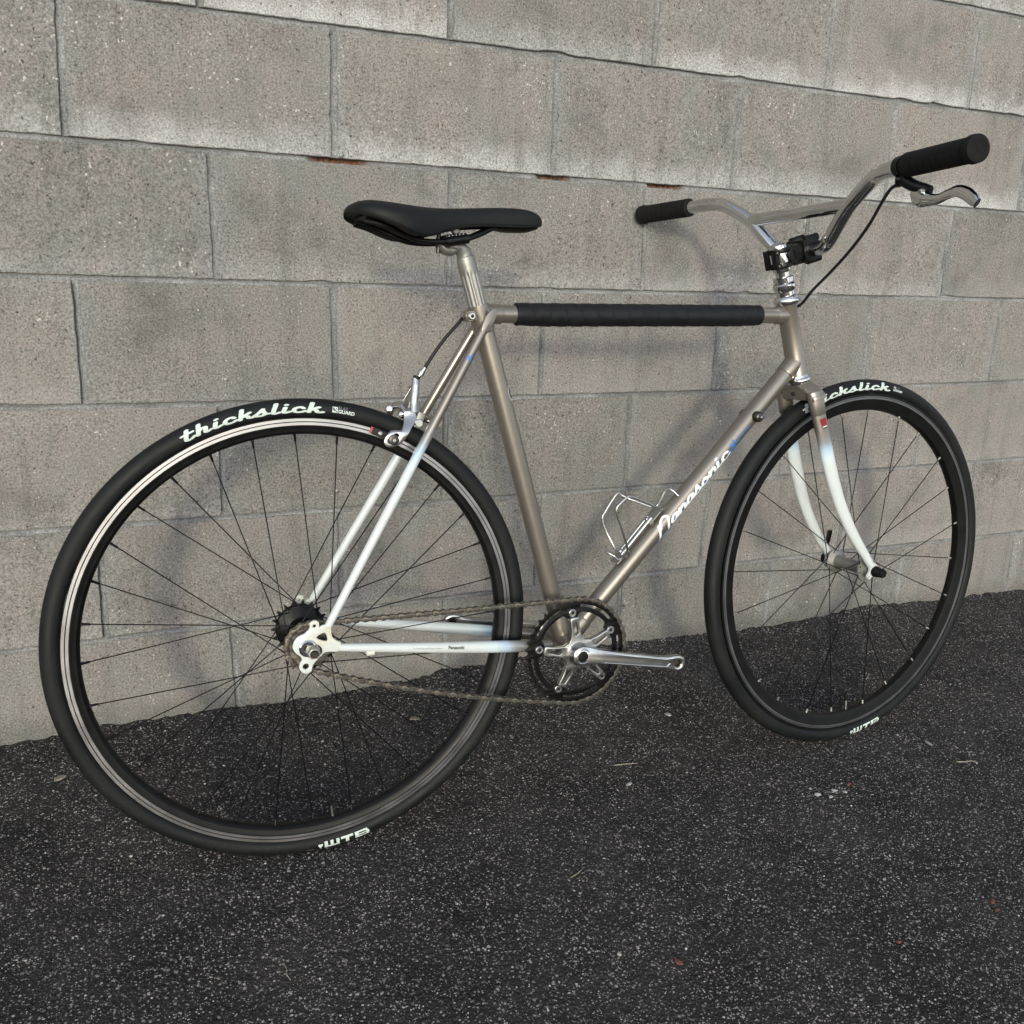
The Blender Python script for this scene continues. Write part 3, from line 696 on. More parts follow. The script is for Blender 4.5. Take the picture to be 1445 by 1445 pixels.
    L = R(A0-A1)*.3255; gm, wd = word('thickslick', .185, .13, .07); sc = L/(wd+.18)
    gm = ([(a*sc, b*.0122, c) for a, b, c in gm[0]], gm[1])
    place(gm, on_tyre(R(A0), .3195), 'tyre_print', 'white', W)
    a0 = R(81.2 if rear else 63.0); sz = 1 if rear else .75
    sq = ([(.0075*sz*i, .0078*j/6, 0) for i in (0, 1) for j in range(7)], [(j, 7+j, 8+j, j+1) for j in range(6)])
    place(sq, on_tyre(a0, .3215), 'tyre_print', 'white', W)
    place(strokes([[(.001, .0065), (.0062*sz, .0012)], [(.001*sz, .0050), (.0028*sz, .0026)], [(.0050*sz, .0058), (.0062*sz, .0052)]], .0011), lambda x, y, c: on_tyre(a0, .3215)(x, y, c+3), 'tyre_print', 'rubber', W)
    place(text_mesh('GUARD', .0066*sz, .00022), on_tyre(a0-R(1.45)*sz, .3215), 'tyre_print', 'white', W)
    place(text_mesh('FLAT', .0060*sz), on_tyre(a0-R(1.45)*sz, .3262), 'tyre_print', 'grey', W)
    def inner(a0, r1):     # lettering whose top points at the hub
        def fn(x, y, lift):
            r = r1-y; th = a0+x/(r1-.006)
            yy = math.sqrt(max(RT*RT-(r-R0)**2, 1e-8))+.00025+lift*.00003
            return V((r*math.cos(th), -yy, r*math.sin(th)))
        return fn
    a0 = R(-87.9 if rear else -101.9)
    H = .0118; t_ = .0036
    def rects(rs):
        vs = []; fs = []
        for k_, (x0, y0, x1, y1) in enumerate(rs):
            m = max(2, int((x1-x0)/.002)); h = max(1, int((y1-y0)/.0011)); b = len(vs)
            for i in range(m+1):
                for j in range(h+1): vs.append((x0+(x1-x0)*i/m, y0+(y1-y0)*j/h, 0))
            for i in range(m):
                for j in range(h): q_ = b+i*(h+1)+j; fs.append((q_, q_+h+1, q_+h+2, q_+1))
        return vs, fs
    wtb = rects([(0, 0, .0225, t_), (0, t_, .0050, H), (.0090, t_, .0135, H), (.0180, t_, .0225, H),
                 (.0250, H-t_, .0440, H), (.0320, 0, .0372, H-t_),
                 (.0465, 0, .0520, H), (.0520, 0, .0680, .0030), (.0520, .0048, .0640, .0070), (.0520, H-.0028, .0665, H), (.0640, .0030, .0690, .0059), (.0640, .0059, .0680, H-.0028)])
    place(wtb, inner(a0, .3325), 'tyre_print', 'white', W)
    heart = [(0, .0002), (-.0032, .0052), (-.0034, .0078), (-.0018, .0088), (0, .0074), (.0018, .0088), (.0034, .0078), (.0032, .0052)]
    place(([(a-.006, b+.001, 0) for a, b in heart]+[(-.006, .0057, 0)], [(i, (i+1) % 8, 8) for i in range(8)]), lambda x, y, c: inner(a0, .3325)(x, y, 10), 'tyre_print', 'white', W)
    place(text_mesh('700x25', .0034), inner(a0-R(4.6), .3315), 'tyre_print', 'grey', W)
    return W
wheel('wheel', Matrix.Identity(4), 32, 0, .2895, .0355, .0285, 0., {2: (-1, 1), 3: (1, -1), 0: (-1, -1), 1: (1, 1)}, 67.5, True)
fcL = V((.9918, .0046, -.0001)); fwL = V((.09155, -.99547, .02556)).normalized(); ppL = V((.9588, .09505, .26770)).normalized(); sL = ppL.cross(-fwL).normalized()
Mf = Matrix((ppL, -fwL, sL)).transposed().to_4x4(); Mf.translation = fcL
wheel('wheel', Mf, 24, 0, .2835, .0355, .0190, 9.8, {0: (-1, -1), 1: (1, 1), 2: (-1, 1), 3: (1, -1)}, 60., False)
# rear cogs
def cog(T, r, th, o, mat, name, hole=.017, parent=None, tooth=.0042):
    ol = []
    for k in range(T):
        for f_, rr in ((-.25, r-tooth*.55), (-.12, r+tooth*.25), (-.05, r+tooth*.75), (.05, r+tooth*.75), (.12, r+tooth*.25), (.25, r-tooth*.55), (.38, r-tooth*.85), (.62, r-tooth*.85)):
            a = 2*math.pi*(k+f_)/T; ol.append((rr*math.cos(a), rr*math.sin(a)))
    return Geo().add(*plate([ol, circ(hole, 32)], th, .0003, o, (1, 0, 0), (0, 0, 1))).mk(name, mat, parent or bike)
CW = .0435
cogs = empty('rear_sprocket', None, bike)
cog(16, .0326, .0022, B(0, 0, CW), 'chain', 'drive_cog', .016, cogs)
Geo().add(*lathe([(.036, .014), (.037, .0200), (.041, .0215), (.0448, .0200), (.0455, .0145), (.0500, .0140), (.0505, .0105)], (0, 0, 0), (0, -1, 0), 32)).mk('cog_carrier', 'darkmetal', cogs)
cog(18, .0366, .0040, B(0, 0, -.0445), 'black', 'fixed_cog', .014, cogs, .0058)
Geo().add(*lathe([(.0395, .0355), (.0462, .0345), (.0485, .026), (.049, .010)], (0, 0, 0), (0, 1, 0), 36)).mk('lock_ring', 'black', cogs)
# ------- crankset
ck = empty('crankset', None, bike)
T = 42; rp_ = .0127/(2*math.sin(math.pi/T)); ol = []
for k in range(T):
    for f_, rr in ((-.22, rp_-.0020), (-.1, rp_+.0012), (.1, rp_+.0012), (.22, rp_-.0020), (.5, rp_-.0036)):
        a = 2*math.pi*(k+f_)/T; ol.append((rr*math.cos(a), rr*math.sin(a)))
bolt_a = [R(97.5+72*k) for k in range(5)]; RB = .065
inner = []
for k in range(240):
    a = 2*math.pi*k/240; da = min(abs((a-b+math.pi) % (2*math.pi)-math.pi) for b in bolt_a)
    inner.append(((.0645-.0075*(1-sm((da-R(7))/R(7))))*math.cos(a), (.0645-.0075*(1-sm((da-R(7))/R(7))))*math.sin(a)))
hl = [ol, inner]
for b in bolt_a:
    m = b+R(36); sl_ = []
    for a in np.linspace(-22, 22, 18): sl_.append((.0764*math.cos(m+R(a)), .0764*math.sin(m+R(a))))
    for t in np.linspace(90, 270, 7)[1:-1]:
        c_ = (.0742*math.cos(m+R(22)), .0742*math.sin(m+R(22))); aa = m+R(22)+R(t-90); sl_.append((c_[0]+.0022*math.cos(aa), c_[1]+.0022*math.sin(aa)))
    for a in np.linspace(22, -22, 18): sl_.append((.0720*math.cos(m+R(a)), .0720*math.sin(m+R(a))))
    for t in np.linspace(90, 270, 7)[1:-1]:
        c_ = (.0742*math.cos(m-R(22)), .0742*math.sin(m-R(22))); aa = m-R(22)+R(t+90); sl_.append((c_[0]+.0022*math.cos(aa), c_[1]+.0022*math.sin(aa)))
    hl.append(sl_)
Geo().add(*plate(hl, .0030, .0004, B(BB[0], BB[1], CW), (1, 0, 0), (0, 0, 1))).mk('chainring', 'black', ck)
# spider
ol = []; CA = R(-10.6)
for b in bolt_a:
    for rr, hwd in ((.0195, .0135), (.027, .0090), (.040, .0070), (.0570, .0074), (.0585, .0064)):
        ol.append((rr*math.cos(b)+hwd*math.sin(b), rr*math.sin(b)-hwd*math.cos(b)))
    for rr, hwd in ((.0585, .0064), (.0570, .0074), (.040, .0070), (.027, .0090)):
        ol.append((rr*math.cos(b)-hwd*math.sin(b), rr*math.sin(b)+hwd*math.cos(b)))
hs = [ol]
for b in bolt_a:
    hs.append([(rr*math.cos(b)-hwd*math.sin(b), rr*math.sin(b)+hwd*math.cos(b)) for rr, hwd in ((.0290, 0), (.0325, .0048), (.0510, .0026), (.0535, 0), (.0510, -.0026), (.0325, -.0048))])
Geo().add(*plate(hs, .0080, .0009, B(BB[0], BB[1], .0500), (1, 0, 0), (0, 0, 1))).mk('spider', 'alloy', ck)
# arm bodies that step down to the ring
for b in bolt_a:
    c_ = B(BB[0]+RB*math.cos(b), BB[1]+RB*math.sin(b), 0)
    Geo().add(*lathe([(.0405, .0062), (.0470, .0064), (.0480, .0062), (.0486, .0054), (.0486, .0026), (.0480, 0)], c_, (0, -1, 0), 20)).mk('chainring_bolt', 'alloy', ck)
    Geo().add(*lathe([(.0486, .0024), (.0489, .0022), (.0489, 0)], c_, (0, -1, 0), 12)).mk('hex_socket', 'plastic', ck)
def crank(s, ang, L=.1655):
    d = V((math.cos(ang), 0, math.sin(ang))); n = V((-math.sin(ang), 0, math.cos(ang)))
    w0, w1 = .0600, .0745
    st = [(-.0160, .0000), (-.0145, .0080), (-.0080, .0135), (0, .0160), (.012, .0150), (.026, .0122), (.05, .0108), (.085, .0098), (.125, .0092), (.145, .0098), (.156, .0124), (.1655, .0134), (.174, .0108), (.1785, .0058), (.1795, 0)]
    top = [(a, b) for a, b in st]; ol = top+[(a, -b) for a, b in st[::-1][1:-1]]
    vs, fs = plate([ol, circ(.0062, 20, L, 0)], .0125, .0030, B(BB[0], BB[1], 0), d, n, 0)
    y0 = -s
    out = []
    for v in vs:
        t = (v-B(*BB)).dot(d)/L; off = (w0+.003)+(w1-w0+.001)*sm(max(0, t)); dep = v.y
        out.append(V((v.x, -s*off+dep, v.z)))
    g = Geo(); g.add(out, fs if True else fs)
    g.add(*lathe([(.046, .0150), (.050, .0185), (.060, .0185), (.0685, .0150), (.0705, .0115), (.0690, .0095), (.0685, .0093)], B(*BB), (0, -s, 0), 36))
    g.mk('crank_arm', 'alloy', ck, ang=30)
    # raised rails that frame the long groove
    rl = []
    for q_ in (1, -1):
        P = []
        for t in np.linspace(.028, .146, 24):
            hwd = np.interp(t, [.026, .05, .085, .125, .15], [.0085, .0078, .0071, .0066, .0060]); off = (w0+.003)+(w1-w0+.001)*sm(t/L)+.0060
            P.append(B(BB[0], BB[1], 0)+d*t+n*(q_*hwd)+V((0, -s*off, 0)))
        rl.append(P)
    P = rl[0]+[rl[0][-1]+(rl[1][-1]-rl[0][-1])*.5+d*.004]+rl[1][::-1]+[rl[1][0]+(rl[0][0]-rl[1][0])*.5-d*.004]
    Geo().add(*tube(P, (.0011), 8, closed=True)).mk('arm_ridge', 'alloy', ck)
    Geo().add(*lathe([(.0655, .0088), (.0700, .0088), (.0712, .0078), (.0718, .005), (.0720, 0)], B(*BB), (0, -s, 0), 28)).mk('dust_cap', 'plastic', ck)
    e = B(*BB)+d*L+V((0, -s*(w1+.004), 0))
    Geo().add(*lathe([(-.0045, .0064), (.0040, .0064), (.0046, .0074), (.0040, .0086), (.0020, .0088)], e, (0, -s, 0), 24, True)).mk('pedal_eye', 'alloy', ck)
    Geo().add(*lathe([(-.0050, .0063), (.0030, .0063), (.0030, .0056), (-.0010, .0052), (-.0010, .0)], e, (0, -s, 0), 20)).mk('pedal_thread', 'darkmetal', ck)
crank(1, CA); crank(-1, CA+math.pi)
Geo().add(*cyl(B(BB[0], BB[1], -.058), B(BB[0], BB[1], .058), .0105, 20)).mk('bottom_bracket_axle', 'darkmetal', ck)
# ------- chain
def chain():
    ch = empty('chain', None, bike); r1 = .0326; r2 = rp_; c2 = V((BB[0], BB[1])); D = c2.length; base = math.atan2(c2.y, c2.x)
    al = math.acos((r1-r2)/D)      # angle of the tangent points measured from the line of centres
    P = []
    up_ = base+al; dn = base-al
    a1 = V((r1*math.cos(up_), r1*math.sin(up_))); a2 = c2+V((r2*math.cos(up_), r2*math.sin(up_)))
    b1 = V((r1*math.cos(dn), r1*math.sin(dn))); b2 = c2+V((r2*math.cos(dn), r2*math.sin(dn)))
    for t in np.linspace(0, 1, 40, endpoint=False): p = a1.lerp(a2, t); P.append(V((p.x, p.y-.0010*4*t*(1-t))))
    n = 120; s0 = up_; s1 = dn
    while s1 > s0: s1 -= 2*math.pi
    for t in np.linspace(0, 1, n, endpoint=False): a = s0+(s1-s0)*t; P.append(c2+V((r2*math.cos(a), r2*math.sin(a))))
    for t in np.linspace(0, 1, 60, endpoint=False): p = b2.lerp(b1, t); P.append(V((p.x, p.y-.0100*4*t*(1-t))))
    s0 = dn; s1 = up_
    while s1 > s0: s1 -= 2*math.pi
    for t in np.linspace(0, 1, 60, endpoint=False): a = s0+(s1-s0)*t; P.append(V((r1*math.cos(a), r1*math.sin(a))))
    P.append(P[0]); A = np.array([(p.x, p.y) for p in P]); L = np.concatenate([[0], np.cumsum(np.hypot(*np.diff(A, axis=0).T))])
    N = int(round(L[-1]/.0127)); N -= N % 2; pin = [V((np.interp(L[-1]*k/N, L, A[:, 0]), np.interp(L[-1]*k/N, L, A[:, 1]))) for k in range(N)]
    pit = L[-1]/N; ol = []
    for k in range(7): a = math.pi/2+math.pi*k/6; ol.append((.0041*math.cos(a), .0041*math.sin(a)))
    ol.append((pit/2, -.0021))
    for k in range(7): a = -math.pi/2+math.pi*k/6; ol.append((pit+.0041*math.cos(a), .0041*math.sin(a)))
    ol.append((pit/2, .0021))
    mes = []
    for kind, yy in ((0, .0036), (1, .0024)):
        g = Geo()
        for s in (1, -1): g.add(*plate([ol], .0010, .0002, (0, -s*yy, 0), (1, 0, 0), (0, 0, 1)))
        if kind == 0:
            for xx in (0, pit): g.add(*cyl((xx, -.0047, 0), (xx, .0047, 0), .0018, 10, .0003))
        else:
            for xx in (0, pit): g.add(*cyl((xx, -.0020, 0), (xx, .0020, 0), .0038, 12, .0003))
        o = g.mk('chain_link', 'chain', None, ang=30); mes.append(o.data); bpy.data.objects.remove(o)
    for k in range(N):
        p, q_ = pin[k], pin[(k+1) % N]; d = (q_-p).normalized()
        o = bpy.data.objects.new('chain_link', mes[k % 2]); col.objects.link(o); o.parent = ch
        m = Matrix((V((d.x, 0, d.y)), V((0, 1, 0)), V((-d.y, 0, d.x)))).transposed().to_4x4(); m.translation = B(p.x, p.y, CW); o.matrix_local = m
chain()
# ------- fork, in the steered frame of the front wheel (x forward, y towards wall, z up the steering axis)
fork = empty('fork', Mf, bike)
AX = -.056
def fade_f(v): return sm((.292-v.z)/.080)
for s in (1, -1):
    P = cat([(AX-.002, -s*.0335, .352), (AX-.002, -s*.0355, .32), (AX-.001, -s*.0385, .27), (AX+.001, -s*.0405, .215), (AX+.007, -s*.0432, .155), (AX+.018, -s*.0460, .105), (AX+.031, -s*.0478, .066), (AX+.045, -s*.0488, .033), (AX+.0545, -s*.0492, .010)], 8)
    n = len(P); rr = [(np.interp(i/n, [0, .35, .7, 1], [.0138, .0132, .0098, .0066]), np.interp(i/n, [0, .35, .7, 1], [.0085, .0088, .0078, .0062])) for i in range(n)]
    Geo().add(*tube(P, rr, 24, flat=(1, 0, 0))).mk('blade', 'paint', fork, fade=fade_f)
    ol = [(-.0060, .0160), (.0035, .0150), (.0095, .0080), (.0105, 0), (.0075, -.0075), (0, -.0098), (-.0070, -.0085), (-.0110, -.0100), (-.0158, -.0098), (-.0178, -.0050), (-.0150, -.0005), (-.0105, .0030), (-.0085, .009)]
    Geo().add(*plate([ol, circ(.0020, 10, -.0140, -.0058)], .0050, .0008, (0, -s*.0505, 0), (1, 0, 0), (0, 0, 1), 2)).mk('fork_end', 'paint', fork, fade=lambda v: 1.2)
# crown: sloping shoulders with a rear hole
g = Geo()
P = cat([(AX, -.0410, .3360), (AX, -.0385, .3430), (AX, -.0270, .3520), (AX, -.0130, .3590), (AX, 0, .3615), (AX, .0130, .3590), (AX, .0270, .3520), (AX, .0385, .3430), (AX, .0410, .3360)], 5)
m = len(P); rr = [(.0160-.0012*abs(i-m/2)/(m/2), .0110-.0050*abs(i-m/2)/(m/2)) for i in range(m)]
g.add(*tube(P, rr, 24, flat=(1, 0, 0)))
g.add(*box((AX, 0, .3490), (1, 0, 0), (0, 1, 0), (0, 0, 1), .030, .056, .022, .004))
g.add(*cyl((AX, 0, .350), (AX, 0, .366), .0150, 28))
g.mk('crown', 'paint', fork, fade=F0)
for s in (1, -1): Geo().add(*tube([(AX-.0015, -s*.0335, .350), (AX-.0015, -s*.0345, .345), (AX-.0020, -s*.0355, .330), (AX-.0020, -s*.0365, .314), (AX-.0020, -s*.0366, .3115)], [(.0150, .0098), (.0155, .0104), (.0152, .0101), (.0150, .0100), (.0138, .0090)], 28, flat=(1, 0, 0))).mk('crown_socket', 'paint', fork, fade=F0)
Geo().add(*lathe([(0, .0038), (.0012, .0038), (.0012, 0)], (AX-.0162, -.001, .350), (-1, 0, 0), 18)).mk('brake_hole', 'ink', fork)
Geo().add(*lathe([(.364, .0165), (.3655, .0195), (.3690, .0205), (.3720, .0198), (.3740, .0175), (.3780, .0165)], (AX, 0, 0), (0, 0, 1), 36)).mk('lower_headset', 'chrome', fork)
# quick release
g = Geo(); g.add(*cyl((0, -.066, 0), (0, .064, 0), .0025, 12)); g.mk('skewer', 'satin', fork)
g = Geo(); g.add(*lathe([(.0535, .0075), (.0545, .0098), (.0600, .0098), (.0625, .0085), (.0730, .0078), (.0745, .0068), (.0745, .0035), (.0735, .003), (.0735, 0)], (0, 0, 0), (0, -1, 0), 24)); g.mk('skewer_nut', 'plastic', fork)
g = Geo(); g.add(*lathe([(.0535, .0090), (.0550, .0100), (.0640, .0095), (.0660, .0070)], (0, 0, 0), (0, 1, 0), 24)); g.mk('skewer_cam', 'black', fork)
g = Geo(); g.add(*tube(cat([(-.002, .062, 0), (.006, .064, .016), (.012, .060, .033), (.019, .058, .050)], 5), [(.0042, .003), (.0045, .003), (.006, .0032), (.0062, .003)], 14, flat=(1, 0, 0))); g.mk('skewer_lever', 'black', fork)
# ------- steering: bar frame (origin on the steering axis)
bwL = V((.0593, -.9981, .01656)).normalized(); beL = V((.96134, .06157, .26841)).normalized(); bhL = V((-.26892, 0, .96316)).normalized()
A_ = V((.9458, 0, -.0129))
Ms = Matrix((beL, -bwL, bhL)).transposed().to_4x4(); Ms.translation = A_
def S(L, h, e): return V((e, -L, h))
hs_ = empty('headset', Ms, bike); QX = -.0065
g = Geo(); g.add(*lathe([(.4975, .0172), (.4990, .0200), (.5030, .0212), (.5075, .0205), (.5110, .0180), (.5125, .0160)], (QX, 0, 0), (0, 0, 1), 40)); g.mk('upper_cup', 'chrome', hs_)
g = Geo(); g.add(*lathe([(.5125, .0148), (.5190, .0148), (.5200, .0165), (.5250, .0182), (.5300, .0180), (.5325, .0160)], (QX, 0, 0), (0, 0, 1), 40)); g.mk('threaded_race', 'chrome', hs_)
ol = [(.0166*math.cos(a), .0166*math.sin(a)) for a in np.linspace(0, 2*math.pi, 8, endpoint=False)]
g = Geo(); g.add(*lathe([(.5330, .0150), (.5340, .0162), (.5415, .0162), (.5425, .0148)], (QX, 0, 0), (0, 0, 1), 36)); g.mk('lock_nut', 'chrome', hs_)
st = empty('stem', Ms, bike)
g = Geo(); g.add(*lathe([(.52, .0111), (.550, .0111), (.5515, .0140), (.5525, .0143), (.5890, .0143), (.5935, .0132), (.5960, .0100), (.5972, .0050), (.5974, 0)], (QX, 0, 0), (0, 0, 1), 36)); g.mk('quill', 'chrome', st, ang=30)
# black clamp body with a slot window, extension and face plate
g = Geo()
zc = .5730; ring_o = circ(.0188, 36); ring_i = circ(.0146, 36)
g.add(*plate([ring_o, ring_i], .0080, .0015, (QX, 0, zc+.0120), (1, 0, 0), (0, 1, 0)))
g.add(*plate([ring_o, ring_i], .0080, .0015, (QX, 0, zc-.0120), (1, 0, 0), (0, 1, 0)))
for s in (1, -1): g.add(*box((QX-.0172, -s*.0105, zc), (1, 0, 0), (0, 1, 0), (0, 0, 1), .0075, .0085, .0310, .0015))
g.add(*box((QX+.0145, 0, zc), (1, 0, 0), (0, 1, 0), (0, 0, 1), .0140, .0340, .0318, .0035))
CB = (.0455, .5735)
ext = box(((QX+CB[0])/2+.004, 0, zc+.0005), (1, 0, 0), (0, 1, 0), (0, 0, 1), .046, .0340, .0300, .0075)
g.add(*box((CB[0]-.0060, 0, CB[1]), (1, 0, 0), (0, 1, 0), (0, 0, 1), .0260, .0440, .0385, .0060))
g.add(*ext)
g.add(*lathe([(-.0215, .0165), (-.0200, .0185), (.0200, .0185), (.0215, .0165)], (CB[0], 0, CB[1]), (0, 1, 0), 32))
for s in (1, -1):
    for t in (1, -1): g.add(*cyl((CB[0]-.012, s*.0150, CB[1]+t*.0165), (CB[0]+.017, s*.0150, CB[1]+t*.0165), .0062, 16, .0015))
g.add(*box((CB[0]+.012, 0, CB[1]), (1, 0, 0), (0, 1, 0), (0, 0, 1), .006, .040, .042, .002))
g.mk('stem_body', 'black', st)
for s in (1, -1):
    Geo().add(*lathe([(0, .0036), (.004, .0036), (.0046, .0026), (.0030, .002), (.0030, 0)], (QX-.0175, -.0148, zc+s*.0105), (0, -1, 0), 14)).mk('clamp_screw', 'darkmetal', st)
Geo().add(*lathe([(0, .0040), (.0008, .0040), (.0008, 0)], (.0165, -.0158, .5775), (0, -1, 0), 16)).mk('plug', 'plastic', st)
hbE = empty('handlebar', Ms, bike); rb = .0113
half = [(.362, .680, -.0005), (.30, .6775, .0095), (.241, .675, .020), (.198, .6725, .030), (.172, .6670, .0365), (.150, .6560, .0395), (.130, .6440, .0408), (.108, .6290, .0410), (.085, .6070, .0400), (.066, .5880, .0400), (.050, .5770, .0430), (.034, .5735, .0452), (.015, CB[1], CB[0])]
pts = [S(*p) for p in half]+[S(-a, b, c_) for a, b, c_ in half[::-1]]
Geo().add(*tube(cat(pts, 6), rb, 28)).mk('bar', 'chrome', hbE)
Geo().add(*tube([S(.112, .6325, .0412), S(-.112, .6325, .0412)], .0105, 28)).mk('crossbar', 'chrome', hbE)
for s in (1, -1):
    a, b = S(s*.3690, .680, -.0012), S(s*.2430, .6751, .0196); d = (b-a); Lg = d.length; d.normalize(); pr = [(0, 0), (0, .0030), (.0006, .0034), (.0006, .0085), (-.0001, .0095), (-.0001, .0150), (.0012, .0172), (.0100, .0178), (.0108, .0166)]
    k = .0165
    while k < Lg-.006: pr += [(k-.0007, .0162), (k-.0003, .0149), (k+.0003, .0149), (k+.0007, .0162)]; k += .0128
    pr += [(Lg-.003, .0164), (Lg, .0158), (Lg+.0005, .0115)]
    Geo().add(*lathe(pr, a, d, 36)).mk('grip', 'foam', hbE, ang=40)
# brake lever (near side)
lv = empty('brake_lever', Ms, bike)
ga, gb = S(.2260, .6745, .0235), S(.2400, .6750, .0203)
Geo().add(*lathe([(0, .0120), (.0005, .0142), (.0125, .0142), (.0130, .0120)], ga, gb-ga, 28)).mk('lever_clamp', 'black', lv)
Geo().add(*lathe([(0, .0116), (.004, .0122), (.0045, .0116)], S(.2395, .675, .0204), gb-ga, 24)).mk('clamp_shim', 'alloy', lv)
g = Geo(); g.add(*tube(cat([S(.230, .664, .020), S(.238, .655, .019), S(.250, .6465, .0205), S(.264, .6395, .0245), S(.272, .6370, .0250)], 6), [(.0075, .0095), (.0080, .0085), (.0078, .0080), (.0060, .0075), (.0045, .0060)], 18, flat=(1, 0, 0)))
g.add(*cyl(S(.2270, .6600, .0120), S(.2330, .6585, .0170), .0060, 18)); g.mk('lever_body', 'black', lv)
Geo().add(*lathe([(0, .0036), (.0200, .0036), (.0205, .003)], S(.264, .6385, .0330), (-1, 0, 0), 14)).mk('lever_pivot', 'alloy', lv)
Geo().add(*tube([S(.2235, .6525, .0175), S(.2330, .6530, .0185)], [.0042, .0048], 14)).mk('cable_adjuster', 'black', lv)
Geo().add(*tube(cat([S(.248, .6400, .0190), S(.256, .6310, .0180), S(.266, .6275, .0180), S(.285, .6250, .0185), S(.302, .6290, .0182), S(.320, .6320, .0140), S(.336, .6280, .0100), S(.349, .6205, .0055), S(.357, .6150, .0023)], 7), [(.0030, .0060), (.0042, .0105), (.0046, .0115), (.0038, .0075), (.0034, .0066), (.0032, .0070), (.0034, .0082), (.0040, .0088), (.0042, .0084), (.0034, .0062)], 18, flat=(1, 0, -.25))).mk('lever_blade', 'chrome', lv)
# front cable run of the rear brake
cb = empty('brake_cable', None, bike)
def SB(L, h, e): return Ms @ S(L, h, e)
P = [SB(.2245, .6522, .0176), SB(.214, .6480, .0160), SB(.200, .6340, .0135), SB(.170, .6030, .0130), SB(.130, .5720, .0150), SB(.080, .5400, .0180), SB(.035, .5130, .0190), SB(.000, .4890, .0200), B(.812, .452, -.016), B(.790, .4445, -.0145), B(.76, .444, -.0150), B(.74, .444, -.0145)]
Geo().add(*tube(cat(P, 8), .0024, 12)).mk('cable_housing', 'housing', cb)
P = [B(.30, .4420, -.014), B(.272, .4425, -.0195), B(.2500, .4440, -.0120), B(.2400, .4395, -.002), B(.2368, .4363), B(.2176, .4167), B(.2016, .3972), B(.1898, .3806), B(.1845, .3725)]
Geo().add(*tube(cat(P, 8), .0025, 12)).mk('cable_housing', 'housing', cb)
Geo().add(*lathe([(0, .0030), (.006, .0034), (.0065, .0048), (.0125, .0048), (.0130, .0028), (.0185, .0024)], B(.1852, .3740), B(-.6, -.8), 16)).mk('barrel_adjuster', 'alloy', cb)
Geo().add(*tube([B(.1752, .3610), B(.1640, .3450, -.002), B(.1500, .3200, -.010)], .0007, 8)).mk('inner_wire', 'alloy', cb)
# ------- rear caliper
cl = empty('rear_brake', None, bike)
P = cat([B(.1708, .3600, .003), B(.1695, .3500, .004), B(.1675, .3370, .006), B(.1655, .3240, .009), B(.1640, .3120, .013)], 6)
Geo().add(*tube(P, [(.0042, .0050), (.0066, .0058), (.0070, .0062), (.0056, .0058), (.0058, .0064)], 18, flat=(0, 1, 0))).mk('cable_arm', 'alloy', cl)
Geo().add(*lathe([(0, .0048), (.0045, .0050), (.005, .0036)], B(.1712, .3585, .003), B(.25, 1), 16)).mk('arm_collar', 'plastic', cl)
# near C arm: plate traced as a casting, standing beside the tyre
arm = [(.1510, .3155), (.1640, .3150), (.1672, .3050), (.1600, .2965), (.1545, .2900), (.1475, .2800), (.1400, .2725), (.1290, .2680), (.1195, .2695), (.1158, .2755), (.1190, .2835), (.1260, .2905), (.1335, .2915), (.1410, .2905), (.1450, .2960), (.1475, .3030), (.1490, .3100)]
sl2 = [(.1235, .2740), (.1290, .2735), (.1350, .2790), (.1372, .2845), (.1335, .2865), (.1270, .2820), (.1235, .2780)]
vs, fs = plate([arm, sl2], .0065, .0018, B(0, 0, .027), (1, 0, 0), (0, 0, 1), 3)
vs = [V((v.x, v.y+.015*sm((v.z-.283)/.03), v.z)) for v in vs]
Geo().add(vs, fs).mk('caliper_arm', 'alloy', cl)
# far arm and yoke across the tyre
Geo().add(*tube(cat([B(.1530, .3150, .012), B(.1500, .3215, .002), B(.1450, .3210, -.012), B(.1400, .3130, -.024), B(.1330, .2950, -.030), B(.1270, .2790, -.029)], 6), [(.0055, .0060), (.0060, .0060), (.0065, .0060), (.0060, .0055), (.0055, .0045), (.0055, .0045)], 16, flat=(1, 0, 0))).mk('caliper_arm', 'alloy', cl)
Geo().add(*box(B(.1640, .3330, -.004), B(.3, 1), (0, 1, 0), B(1, -.3), .030, .024, .0055, .0015)).mk('yoke', 'satin', cl)
Geo().add(*lathe([(0, .0050), (.004, .0068), (.010, .0068), (.014, .0045), (.0145, .002)], B(.1580, .3150, -.001), B(-.75, -.55), 18)).mk('centre_nut', 'chrome', cl)
Geo().add(*lathe([(0, .0050), (.005, .0062), (.012, .0062), (.016, .0040), (.0165, .002)], B(.1380, .3150, -.018), (-.3, -.9, .2), 18)).mk('cable_anchor', 'chrome', cl)
Geo().add(*cyl(B(.1520, .3100), B(.2060, .2930), .0035, 14)).mk('pivot_bolt', 'chrome', cl)
Geo().add(*box(B(.1710, .3020, .012), B(.9, -.35), (0, 1, 0), B(.35, .9), .012, .012, .024, .003)).mk('spring_block', 'satin', cl)
Geo().add(*lathe([(0, .0060), (.006, .0060), (.0068, .0050)], B(.1690, .2985, .014), (0, -1, 0), 18)).mk('spring_boss', 'alloy', cl)
